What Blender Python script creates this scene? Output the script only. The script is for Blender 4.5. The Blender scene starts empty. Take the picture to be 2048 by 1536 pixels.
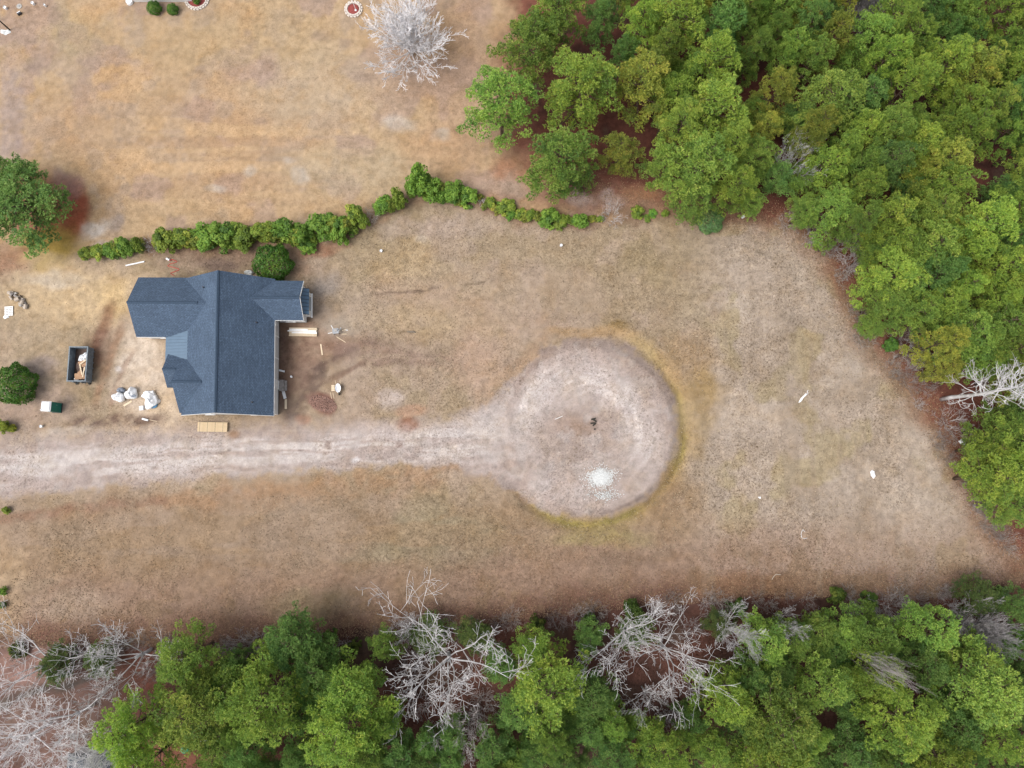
import bpy, math, random
import numpy as np
from mathutils import Vector, Matrix

# ------------------------------------------------------------------ camera, sky, sun, exposure
scene = bpy.context.scene
col = scene.collection
FPX, HC, TILT = 1450.0, 85.0, math.atan(182 / 1450.0)     # focal length in photo pixels, flying height, tilt off the vertical
cam_d = bpy.data.cameras.new('camera'); cam = bpy.data.objects.new('camera', cam_d); col.objects.link(cam)
cam_d.sensor_fit = 'HORIZONTAL'; cam_d.sensor_width = 36.0; cam_d.lens = 36.0 * FPX / 2048.0
cam_d.clip_start = 1.0; cam_d.clip_end = 6000.0
cam.location = (0, 0, HC); cam.rotation_euler = (TILT, 0, 0)
scene.camera = cam

SUN_EL, SUN_AZ = math.radians(58), math.radians(245)       # compass bearing the light comes from (0 = +Y, 90 = +X)
world = bpy.data.worlds.new('World'); scene.world = world; world.use_nodes = True
wn = world.node_tree; wn.nodes.clear()
sky = wn.nodes.new('ShaderNodeTexSky'); sky.sky_type = 'NISHITA'; sky.sun_disc = False
sky.sun_elevation = SUN_EL; sky.sun_rotation = SUN_AZ
sky.air_density = 1.0; sky.dust_density = 4.0; sky.ozone_density = 1.0
hsv = wn.nodes.new('ShaderNodeHueSaturation'); hsv.inputs['Saturation'].default_value = 0.35   # overcast: a whiter sky
bg = wn.nodes.new('ShaderNodeBackground'); bg.inputs['Strength'].default_value = 0.13
wo = wn.nodes.new('ShaderNodeOutputWorld')
wn.links.new(sky.outputs[0], hsv.inputs['Color']); wn.links.new(hsv.outputs[0], bg.inputs['Color']); wn.links.new(bg.outputs[0], wo.inputs['Surface'])
sun_d = bpy.data.lights.new('sun', 'SUN'); sun = bpy.data.objects.new('sun', sun_d); col.objects.link(sun)
sun_d.energy = 1.2; sun_d.angle = math.radians(42); sun_d.color = (1.0, 0.95, 0.88)
sdir = Vector((math.sin(SUN_AZ) * math.cos(SUN_EL), math.cos(SUN_AZ) * math.cos(SUN_EL), math.sin(SUN_EL)))
sun.rotation_euler = sdir.to_track_quat('Z', 'Y').to_euler(); sun.location = (0, 0, 200)
vs = scene.view_settings
vs.view_transform = 'Standard'; vs.look = 'None'; vs.exposure = 0.78; vs.gamma = 1.0; vs.use_curve_mapping = False
scene.render.engine = 'CYCLES'
scene.cycles.max_bounces = 5; scene.cycles.diffuse_bounces = 3; scene.cycles.glossy_bounces = 2
scene.cycles.transmission_bounces = 2; scene.cycles.use_denoising = True
scene.cycles.caustics_reflective = False; scene.cycles.caustics_refractive = False

# ------------------------------------------------------------------ helpers
rnd = random.Random(7)
CT, ST = math.cos(TILT), math.sin(TILT)
def P(px, py, z=0.0):
    """photo pixel -> point where its ray meets height z"""
    u = (px - 1024) / FPX; v = -(py - 768) / FPX
    dx, dy, dz = u, v * CT + ST, v * ST - CT
    t = (z - HC) / dz
    return Vector((dx * t, dy * t, z))
def mpp(px, py, z=0.0):
    a, b = P(px - 1, py, z), P(px + 1, py, z)
    return (b - a).length / 2

def lin(c):
    return tuple(((x / 255) / 12.92 if x <= 10 else ((x / 255 + 0.055) / 1.055) ** 2.4) for x in c)
GAIN = 1.55
def alb(r, g, b):
    """surface colour from the tone it shows in even daylight"""
    return tuple(min(0.9, v / GAIN) for v in lin((r, g, b)))

def hash2(ix, iy, seed):
    h = np.sin(ix * 127.1 + iy * 311.7 + seed * 74.7) * 43758.5453
    return h - np.floor(h)
def vnoise(x, y, seed=0):
    ix, iy = np.floor(x), np.floor(y); fx, fy = x - ix, y - iy
    fx = fx * fx * (3 - 2 * fx); fy = fy * fy * (3 - 2 * fy)
    a = hash2(ix, iy, seed); b = hash2(ix + 1, iy, seed); c = hash2(ix, iy + 1, seed); d = hash2(ix + 1, iy + 1, seed)
    return (a * (1 - fx) + b * fx) * (1 - fy) + (c * (1 - fx) + d * fx) * fy
def fbm(x, y, seed=0, octv=4):
    s, a, t = 0, 0.5, 0
    for k in range(octv):
        s = s + a * vnoise(x * 2 ** k + 17.3 * k, y * 2 ** k - 9.1 * k, seed + k); t += a; a *= 0.5
    return s / t
def smooth(e0, e1, x):
    t = np.clip((x - e0) / (e1 - e0), 0, 1); return t * t * (3 - 2 * t)

# ---- ground relief (metres): raised turning circle, shallow swale round it
def proj(x, y):
    x = np.clip(x, -130, 130); y = np.clip(y, -110, 130)
    dep = y * ST + HC * CT; up = y * CT - HC * ST
    return 1024 + FPX * x / dep, 768 - FPX * up / dep
CIR = P(1180, 857)
def ground_z(x, y):
    x = np.asarray(x, dtype=float); y = np.asarray(y, dtype=float)
    r = np.hypot(x - CIR.x, y - CIR.y); a = np.arctan2(y - CIR.y, x - CIR.x)
    ring = smooth(2.75, 2.2, np.abs(np.abs(a) )) 
    z = 0.30 * smooth(10.4, 9.3, r) - 0.38 * np.exp(-((r - 11.2) / 0.65) ** 2) * ring + 0.16 * np.exp(-((r - 12.7) / 0.7) ** 2) * ring
    z = z + 0.10 * (fbm(x / 9.0, y / 9.0, 3, 3) - 0.5) + 0.05 * (fbm(x / 1.4, y / 1.4, 9, 2) - 0.5)
    hx = (np.abs(x + 33.5) < 14) & (np.abs(y - 14.5) < 11.5)
    return np.where(hx, z * 0.2, z)
def gz(x, y): return float(ground_z(x, y))
def G(px, py, dz=0.0):
    p = P(px, py, 0); return Vector((p.x, p.y, gz(p.x, p.y) + dz))

class MB:
    """collects shapes, then links them as one mesh object"""
    def __init__(s): s.v = []; s.f = []; s.uv = {}
    def add(s, vs_, fs):
        o = len(s.v); s.v += [tuple(v) for v in vs_]; s.f += [tuple(i + o for i in f) for f in fs]; return o
    def box(s, c, size, rot=None, taper=1.0):
        hx, hy, hz = size[0] / 2, size[1] / 2, size[2] / 2; vs_ = []
        for z, k in ((-hz, 1), (hz, taper)):
            for x, y in ((-hx, -hy), (hx, -hy), (hx, hy), (-hx, hy)): vs_.append(Vector((x * k, y * k, z)))
        if rot is not None:
            m = rot if isinstance(rot, Matrix) else Matrix.Rotation(rot, 3, 'Z'); vs_ = [m @ v for v in vs_]
        c = Vector(c); s.add([v + c for v in vs_], [(3, 2, 1, 0), (4, 5, 6, 7), (0, 1, 5, 4), (1, 2, 6, 5), (2, 3, 7, 6), (3, 0, 4, 7)]); return s
    def tube(s, pts, rad, n=6, cap=True):
        pts = [Vector(p) for p in pts]; m = len(pts)
        if not hasattr(rad, '__len__'): rad = [rad] * m
        rings = []; ref = None
        for i in range(m):
            d = (pts[min(i + 1, m - 1)] - pts[max(i - 1, 0)])
            d = d.normalized() if d.length > 1e-9 else Vector((0, 0, 1))
            if ref is None: ref = Vector((1, 0, 0)) if abs(d.x) < 0.8 else Vector((0, 1, 0))
            a = (ref - d * ref.dot(d)).normalized(); b = d.cross(a); ref = a
            rings.append([pts[i] + (a * math.cos(2 * math.pi * k / n) + b * math.sin(2 * math.pi * k / n)) * rad[i] for k in range(n)])
        vs_ = [v for r in rings for v in r]; fs = []
        for i in range(m - 1):
            for k in range(n): fs.append((i * n + k, i * n + (k + 1) % n, (i + 1) * n + (k + 1) % n, (i + 1) * n + k))
        if cap: fs.append(tuple(range(n - 1, -1, -1))); fs.append(tuple((m - 1) * n + k for k in range(n)))
        s.add(vs_, fs); return s
    def lathe(s, c, prof, n=16):
        c = Vector(c); vs_ = []; fs = []; m = len(prof)
        for r, z in prof:
            for k in range(n): vs_.append(c + Vector((r * math.cos(2 * math.pi * k / n), r * math.sin(2 * math.pi * k / n), z)))
        for i in range(m - 1):
            for k in range(n): fs.append((i * n + k, i * n + (k + 1) % n, (i + 1) * n + (k + 1) % n, (i + 1) * n + k))
        fs.append(tuple(range(n - 1, -1, -1))); fs.append(tuple((m - 1) * n + k for k in range(n)))
        s.add(vs_, fs); return s
    def blob(s, c, r, seed=0, nu=14, nv=8, amp=0.22, flat=1.0, freq=2.2):
        """lumpy closed body sitting on c (its base centre)"""
        rr = random.Random(seed); ph = [rr.uniform(0, 6.28) for _ in range(8)]; c = Vector(c); vs_ = []; fs = []
        rx, ry, rz = r
        for j in range(nv + 1):
            th = math.pi * j / nv
            for i in range(nu):
                a = 2 * math.pi * i / nu
                k = 1 + amp * (math.sin(freq * a + ph[0] + 2 * math.cos(th)) * 0.5 + math.sin(3 * a + ph[1]) * math.sin(th) * 0.35 + math.sin(5 * a + ph[2] + 3 * th) * 0.3 + math.sin(7 * th + ph[3]) * 0.2)
                z = -math.cos(th)
                z = max(z, -0.55)
                vs_.append(c + Vector((rx * k * math.sin(th) * math.cos(a), ry * k * math.sin(th) * math.sin(a), rz * (z + 0.55) * (k if z > 0 else 1) * flat)))
        for j in range(nv):
            for i in range(nu): fs.append((j * nu + i, j * nu + (i + 1) % nu, (j + 1) * nu + (i + 1) % nu, (j + 1) * nu + i))
        s.add(vs_, fs); return s
    def build(s, name, mat, parent=None, smooth_=False, mapf=None):
        me = bpy.data.meshes.new(name)
        vv = [mapf(v) for v in s.v] if mapf else s.v
        me.from_pydata(vv, [], s.f); me.update()
        if smooth_: me.polygons.foreach_set('use_smooth', [True] * len(me.polygons))
        return link_mesh(name, me, mat, parent)

def link_mesh(name, me, mat, parent=None):
    o = bpy.data.objects.new(name, me); col.objects.link(o)
    if mat is not None and not me.materials: me.materials.append(M[mat] if isinstance(mat, str) else mat)
    if parent is not None: o.parent = parent
    return o
def tag(o, label=None, cat=None, group=None, kind=None):
    if label: o['label'] = label
    if cat: o['category'] = cat
    if group: o['group'] = group
    if kind: o['kind'] = kind
    return o
def thing(name, label, cat, loc=(0, 0, 0), rz=0.0, group=None):
    o = bpy.data.objects.new(name, None); col.objects.link(o); o.empty_display_size = 0.3
    o.location = loc; o.rotation_euler = (0, 0, rz); return tag(o, label, cat, group)
def copy_tree(root):
    c = root.copy(); col.objects.link(c)
    for ch in root.children:
        k = ch.copy(); col.objects.link(k); k.parent = c
        for g in ch.children:
            q = g.copy(); col.objects.link(q); q.parent = k
    return c

# ------------------------------------------------------------------ materials
M = {}
def nt_new(name):
    m = bpy.data.materials.new(name); m.use_nodes = True; nt = m.node_tree
    b = nt.nodes['Principled BSDF']; M[name] = m; return m, nt, b
def N(nt, t, **kw):
    n = nt.nodes.new(t)
    for k, v in kw.items():
        if k in n.inputs: n.inputs[k].default_value = v
        else: setattr(n, k, v)
    return n
def ramp(nt, stops):
    r = nt.nodes.new('ShaderNodeValToRGB'); e = r.color_ramp.elements
    while len(e) < len(stops): e.new(0.5)
    for i, (p, c) in enumerate(stops):
        e[i].position = p; e[i].color = (c[0], c[1], c[2], 1)
    return r
def mix(nt, a, b, f, blend='MIX'):
    n = nt.nodes.new('ShaderNodeMix'); n.data_type = 'RGBA'; n.blend_type = blend
    for sock, val in ((n.inputs[0], f), (n.inputs[6], a), (n.inputs[7], b)):
        if hasattr(val, 'links') or hasattr(val, 'is_linked'): nt.links.new(val, sock)
        elif isinstance(val, (int, float)): sock.default_value = val
        else: sock.default_value = (val[0], val[1], val[2], 1)
    return n.outputs[2]
def plain(name, c1, c2=None, scale=3.0, rough=0.75, bump=0.0, metallic=0.0, spec=0.3, detail=5, stretch=None):
    """two tones mixed by noise, with light relief"""
    m, nt, b = nt_new(name)
    b.inputs['Roughness'].default_value = rough; b.inputs['Metallic'].default_value = metallic
    b.inputs['Specular IOR Level'].default_value = spec
    tc = N(nt, 'ShaderNodeTexCoord'); src = tc.outputs['Object']
    if stretch:
        mp = N(nt, 'ShaderNodeMapping'); mp.inputs['Scale'].default_value = stretch; nt.links.new(src, mp.inputs['Vector']); src = mp.outputs[0]
    nz = N(nt, 'ShaderNodeTexNoise', Scale=scale, Detail=float(detail), Roughness=0.6); nt.links.new(src, nz.inputs['Vector'])
    c2 = c2 or tuple(x * 0.72 for x in c1)
    r = ramp(nt, [(0.3, c2), (0.7, c1)]); nt.links.new(nz.outputs['Fac'], r.inputs['Fac']); nt.links.new(r.outputs[0], b.inputs['Base Color'])
    if bump:
        bp = N(nt, 'ShaderNodeBump', Strength=bump, Distance=0.05); nt.links.new(nz.outputs['Fac'], bp.inputs['Height']); nt.links.new(bp.outputs[0], b.inputs['Normal'])
    return m

plain('white_siding', (0.72, 0.72, 0.70), (0.60, 0.60, 0.60), 1.2)
plain('house_wrap', (0.58, 0.575, 0.565), (0.50, 0.49, 0.48), 0.8)
plain('white_trim', (0.80, 0.80, 0.79), (0.70, 0.70, 0.70), 2.0)
plain('block', (0.20, 0.19, 0.18), (0.12, 0.11, 0.10), 3.0, bump=0.3)
plain('concrete', (0.42, 0.40, 0.37), (0.32, 0.30, 0.28), 2.0, bump=0.2)
plain('glass_dark', (0.03, 0.035, 0.04), (0.02, 0.025, 0.03), 0.5, rough=0.08, spec=0.6)
plain('fresh_wood', (0.68, 0.54, 0.36), (0.54, 0.40, 0.24), 4.0, stretch=(1, 8, 8))
plain('pale_wood', (0.70, 0.58, 0.42), (0.58, 0.46, 0.32), 4.0, stretch=(1, 8, 8))
plain('old_wood', (0.22, 0.18, 0.14), (0.12, 0.10, 0.08), 5.0, stretch=(1, 6, 6), bump=0.3)
plain('white_plastic', (0.80, 0.81, 0.83), (0.72, 0.73, 0.76), 3.0, rough=0.4)
plain('white_tarp', (0.86, 0.87, 0.88), (0.76, 0.77, 0.79), 6.0, rough=0.5, bump=0.25)
plain('blue_tarp', (0.12, 0.30, 0.48), (0.08, 0.22, 0.38), 6.0, rough=0.5, bump=0.5)
plain('grey_tarp', (0.24, 0.27, 0.32), (0.16, 0.18, 0.22), 5.0, rough=0.5, bump=0.5)
plain('green_plastic', (0.012, 0.17, 0.13), (0.008, 0.13, 0.10), 2.0, rough=0.4)
plain('dumpster_paint', (0.21, 0.25, 0.28), (0.12, 0.14, 0.16), 2.5, rough=0.6)
plain('dumpster_rust', (0.13, 0.09, 0.075), (0.07, 0.045, 0.035), 2.5, bump=0.2)
plain('cardboard', (0.46, 0.29, 0.18), (0.36, 0.21, 0.12), 3.0)
plain('grey_metal', (0.36, 0.38, 0.40), (0.26, 0.27, 0.29), 3.0, rough=0.45)
plain('dark_metal', (0.05, 0.05, 0.055), (0.03, 0.03, 0.035), 3.0, rough=0.5)
plain('rubber', (0.03, 0.03, 0.03), (0.02, 0.02, 0.02), 3.0)
plain('red_hose', (0.55, 0.06, 0.05), (0.42, 0.04, 0.04), 3.0, rough=0.5)
plain('red_mulch', (0.30, 0.07, 0.06), (0.17, 0.035, 0.03), 8.0, bump=0.8)
plain('paver', (0.66, 0.60, 0.54), (0.52, 0.46, 0.41), 3.0, bump=0.2)
plain('white_stone', (0.70, 0.71, 0.70), (0.44, 0.45, 0.45), 7.0, bump=0.7)
plain('stone', (0.34, 0.31, 0.29), (0.18, 0.16, 0.15), 4.0, bump=0.6)
plain('brick_rubble', (0.30, 0.17, 0.13), (0.14, 0.085, 0.07), 6.0, bump=0.8)
plain('char', (0.05, 0.045, 0.035), (0.02, 0.02, 0.016), 6.0, bump=0.5)
plain('green_junk', (0.02, 0.26, 0.10), (0.015, 0.16, 0.07), 3.0, rough=0.4)
plain('leafy_roof', (0.16, 0.085, 0.05), (0.09, 0.05, 0.035), 4.0, bump=0.6)
plain('pine_bark', (0.13, 0.085, 0.06), (0.06, 0.042, 0.032), 4.0, bump=0.6)
plain('log_end', (0.52, 0.44, 0.36), (0.36, 0.30, 0.24), 5.0)

def foliage(name, stops, trans=0.25, rough=0.6):
    m, nt, b = nt_new(name)
    at = N(nt, 'ShaderNodeAttribute', attribute_name='tint')
    r = ramp(nt, stops); nt.links.new(at.outputs['Fac'], r.inputs['Fac'])
    oi = N(nt, 'ShaderNodeObjectInfo')
    c = mix(nt, r.outputs[0], oi.outputs['Color'], 1.0, 'MULTIPLY')
    b.inputs['Roughness'].default_value = rough; b.inputs['Specular IOR Level'].default_value = 0.25
    nt.links.new(c, b.inputs['Base Color'])
    tr = N(nt, 'ShaderNodeBsdfTranslucent'); nt.links.new(c, tr.inputs['Color'])
    ms = N(nt, 'ShaderNodeMixShader'); ms.inputs[0].default_value = trans
    nt.links.new(b.outputs[0], ms.inputs[1]); nt.links.new(tr.outputs[0], ms.inputs[2])
    nt.links.new(ms.outputs[0], nt.nodes['Material Output'].inputs['Surface'])
foliage('needles', [(0.0, (0.15, 0.265, 0.072)), (0.45, (0.265, 0.405, 0.086)), (0.8, (0.375, 0.495, 0.098)), (1.0, (0.49, 0.56, 0.14))], 0.40)
foliage('hedge_leaf', [(0.0, (0.075, 0.14, 0.034)), (0.5, (0.165, 0.275, 0.045)), (1.0, (0.32, 0.40, 0.075))], 0.3)
foliage('holly_leaf', [(0.0, (0.025, 0.08, 0.012)), (0.6, (0.06, 0.15, 0.018)), (1.0, (0.14, 0.21, 0.03))], 0.2, 0.45)
foliage('dry_leaf', [(0.0, (0.10, 0.06, 0.04)), (0.5, (0.22, 0.13, 0.08)), (1.0, (0.36, 0.24, 0.14))], 0.2)
foliage('straw_grass', [(0.0, (0.12, 0.085, 0.055)), (0.35, (0.24, 0.18, 0.12)), (0.65, (0.38, 0.30, 0.21)), (1.0, (0.52, 0.44, 0.32))], 0.2)
def twig_mat(name, c1, c2):
    m, nt, b = nt_new(name); b.inputs['Roughness'].default_value = 0.8; b.inputs['Specular IOR Level'].default_value = 0.2
    tc = N(nt, 'ShaderNodeTexCoord'); nz = N(nt, 'ShaderNodeTexNoise', Scale=1.7, Detail=4.0); nt.links.new(tc.outputs['Object'], nz.inputs['Vector'])
    r = ramp(nt, [(0.35, c2), (0.65, c1)]); nt.links.new(nz.outputs['Fac'], r.inputs['Fac'])
    oi = N(nt, 'ShaderNodeObjectInfo'); nt.links.new(mix(nt, r.outputs[0], oi.outputs['Color'], 1.0, 'MULTIPLY'), b.inputs['Base Color'])
twig_mat('grey_bark', (0.60, 0.59, 0.60), (0.40, 0.385, 0.38))

def shingle_mat():
    m, nt, b = nt_new('shingle'); b.inputs['Roughness'].default_value = 0.85; b.inputs['Specular IOR Level'].default_value = 0.25
    uv = N(nt, 'ShaderNodeUVMap'); uv.uv_map = 'UVMap'
    br = N(nt, 'ShaderNodeTexBrick', Scale=1.0); br.offset = 0.37; br.offset_frequency = 2
    br.inputs['Brick Width'].default_value = 0.34; br.inputs['Row Height'].default_value = 0.145; br.inputs['Mortar Size'].default_value = 0.012
    br.inputs['Color1'].default_value = (0.062, 0.092, 0.140, 1); br.inputs['Color2'].default_value = (0.084, 0.124, 0.182, 1); br.inputs['Mortar'].default_value = (0.02, 0.03, 0.05, 1)
    br.inputs['Bias'].default_value = -0.1
    nt.links.new(uv.outputs[0], br.inputs['Vector'])
    nz = N(nt, 'ShaderNodeTexNoise', Scale=5.0, Detail=4.0, Roughness=0.85); nt.links.new(uv.outputs[0], nz.inputs['Vector'])
    r = ramp(nt, [(0.32, (0.68, 0.68, 0.68)), (0.68, (1.32, 1.32, 1.32))]); nt.links.new(nz.outputs['Fac'], r.inputs['Fac'])
    nz2 = N(nt, 'ShaderNodeTexNoise', Scale=0.5, Detail=3.0); nt.links.new(uv.outputs[0], nz2.inputs['Vector'])
    r2 = ramp(nt, [(0.3, (0.88, 0.88, 0.88)), (0.7, (1.1, 1.1, 1.1))]); nt.links.new(nz2.outputs['Fac'], r2.inputs['Fac'])
    c = mix(nt, br.outputs['Color'], r.outputs[0], 1.0, 'MULTIPLY'); c = mix(nt, c, r2.outputs[0], 1.0, 'MULTIPLY'); nt.links.new(c, b.inputs['Base Color'])
    bp = N(nt, 'ShaderNodeBump', Strength=0.6, Distance=0.02); nt.links.new(nz.outputs['Fac'], bp.inputs['Height']); nt.links.new(bp.outputs[0], b.inputs['Normal'])
shingle_mat()
plain('ridge_shingle', (0.055, 0.085, 0.13), (0.03, 0.05, 0.08), 9.0, rough=0.85, bump=0.4)
plain('old_roof', (0.075, 0.085, 0.10), (0.05, 0.055, 0.065), 6.0, bump=0.3)
plain('blue_metal', (0.085, 0.145, 0.215), (0.070, 0.125, 0.19), 1.5, rough=0.42, spec=0.45)

def ground_mat():
    m, nt, b = nt_new('ground_cover'); b.inputs['Roughness'].default_value = 0.95; b.inputs['Specular IOR Level'].default_value = 0.1
    at = N(nt, 'ShaderNodeAttribute', attribute_name='soil')
    gr = N(nt, 'ShaderNodeAttribute', attribute_name='grain')       # R: coarse tufts, G: fine grit
    sep = N(nt, 'ShaderNodeSeparateColor'); nt.links.new(gr.outputs['Color'], sep.inputs[0])
    tc = N(nt, 'ShaderNodeTexCoord')
    n1 = N(nt, 'ShaderNodeTexNoise', Scale=1.3, Detail=4.0, Roughness=0.8, Distortion=0.4); nt.links.new(tc.outputs['Object'], n1.inputs['Vector'])
    r1 = ramp(nt, [(0.30, (0.55, 0.53, 0.50)), (0.5, (1.0, 1.0, 1.0)), (0.70, (1.32, 1.31, 1.28))]); nt.links.new(n1.outputs['Fac'], r1.inputs['Fac'])
    n2 = N(nt, 'ShaderNodeTexNoise', Scale=4.2, Detail=2.0, Roughness=0.8, Distortion=0.8); nt.links.new(tc.outputs['Object'], n2.inputs['Vector'])
    r2 = ramp(nt, [(0.31, (0.40, 0.36, 0.32)), (0.46, (0.95, 0.94, 0.93)), (0.58, (1.04, 1.04, 1.04)), (0.70, (1.38, 1.36, 1.32))]); nt.links.new(n2.outputs['Fac'], r2.inputs['Fac'])
    n3 = N(nt, 'ShaderNodeTexNoise', Scale=0.35, Detail=3.0, Roughness=0.65); nt.links.new(tc.outputs['Object'], n3.inputs['Vector'])
    r3 = ramp(nt, [(0.3, (0.93, 0.88, 0.80)), (0.5, (1.0, 1.0, 1.0)), (0.7, (1.04, 1.06, 1.10))]); nt.links.new(n3.outputs['Fac'], r3.inputs['Fac'])
    c = mix(nt, at.outputs['Color'], r3.outputs[0], 0.8, 'MULTIPLY')
    c = mix(nt, c, r1.outputs[0], sep.outputs[1], 'MULTIPLY')
    c = mix(nt, c, r2.outputs[0], sep.outputs[0], 'MULTIPLY')
    nt.links.new(c, b.inputs['Base Color'])
    bp = N(nt, 'ShaderNodeBump', Strength=0.5, Distance=0.08); nt.links.new(n2.outputs['Fac'], bp.inputs['Height']); nt.links.new(bp.outputs[0], b.inputs['Normal'])
ground_mat()

# ------------------------------------------------------------------ the ground, one sheet
def seg_dist(qx, qy, pts):
    """distance in photo pixels (at ground level) from a polyline, and how far along it (0..1)"""
    best = np.full(qx.shape, 1e9); along = np.zeros(qx.shape); n = len(pts) - 1
    for i in range(n):
        (ax, ay), (bx, by) = pts[i], pts[i + 1]; dx, dy = bx - ax, by - ay
        t = np.clip(((qx - ax) * dx + (qy - ay) * dy) / (dx * dx + dy * dy), 0, 1)
        d = np.hypot(qx - ax - t * dx, qy - ay - t * dy); k = d < best
        best = np.where(k, d, best); along = np.where(k, (i + t) / n, along)
    return best, along
def in_poly(qx, qy, pts):
    ins = np.zeros(qx.shape, bool); n = len(pts)
    for i in range(n):
        (ax, ay), (bx, by) = pts[i], pts[(i + 1) % n]
        if ay == by: continue
        k = ((ay > qy) != (by > qy)) & (qx < (bx - ax) * (qy - ay) / (by - ay) + ax); ins ^= k
    return ins
def line_y(qx, pts):
    return np.interp(qx, [p[0] for p in pts], [p[1] for p in pts])

HEDGE_LINE = [(-400, 520), (150, 508), (300, 500), (480, 490), (600, 480), (700, 455), (780, 412), (880, 396), (960, 405), (1060, 440), (1180, 440), (1340, 425), (1480, 420)]
TREE_S = [(-400, 1300), (0, 1290), (300, 1285), (600, 1275), (900, 1250), (1200, 1215), (1500, 1190), (1900, 1185), (2048, 1160), (2400, 1120)]
WOOD_E = [(1060, -300), (1040, 60), (1010, 180), (1030, 280), (1110, 365), (1210, 385), (1330, 405), (1480, 420), (1590, 440), (1640, 480), (1690, 560), (1730, 650), (1790, 730), (1850, 800), (1895, 880), (1940, 960), (1990, 1050), (2060, 1130), (2500, 1300), (2500, -300)]

def axis(lo, hi, step, far):
    a = list(np.arange(lo, hi + step / 2, step)); k = step * 2; p = hi; out = []
    while p < far: p += k; k *= 1.7; out.append(p)
    k = step * 2; q = lo; inn = []
    while q > -far: q -= k; k *= 1.7; inn.append(q)
    return np.array(inn[::-1] + a + out)

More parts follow.
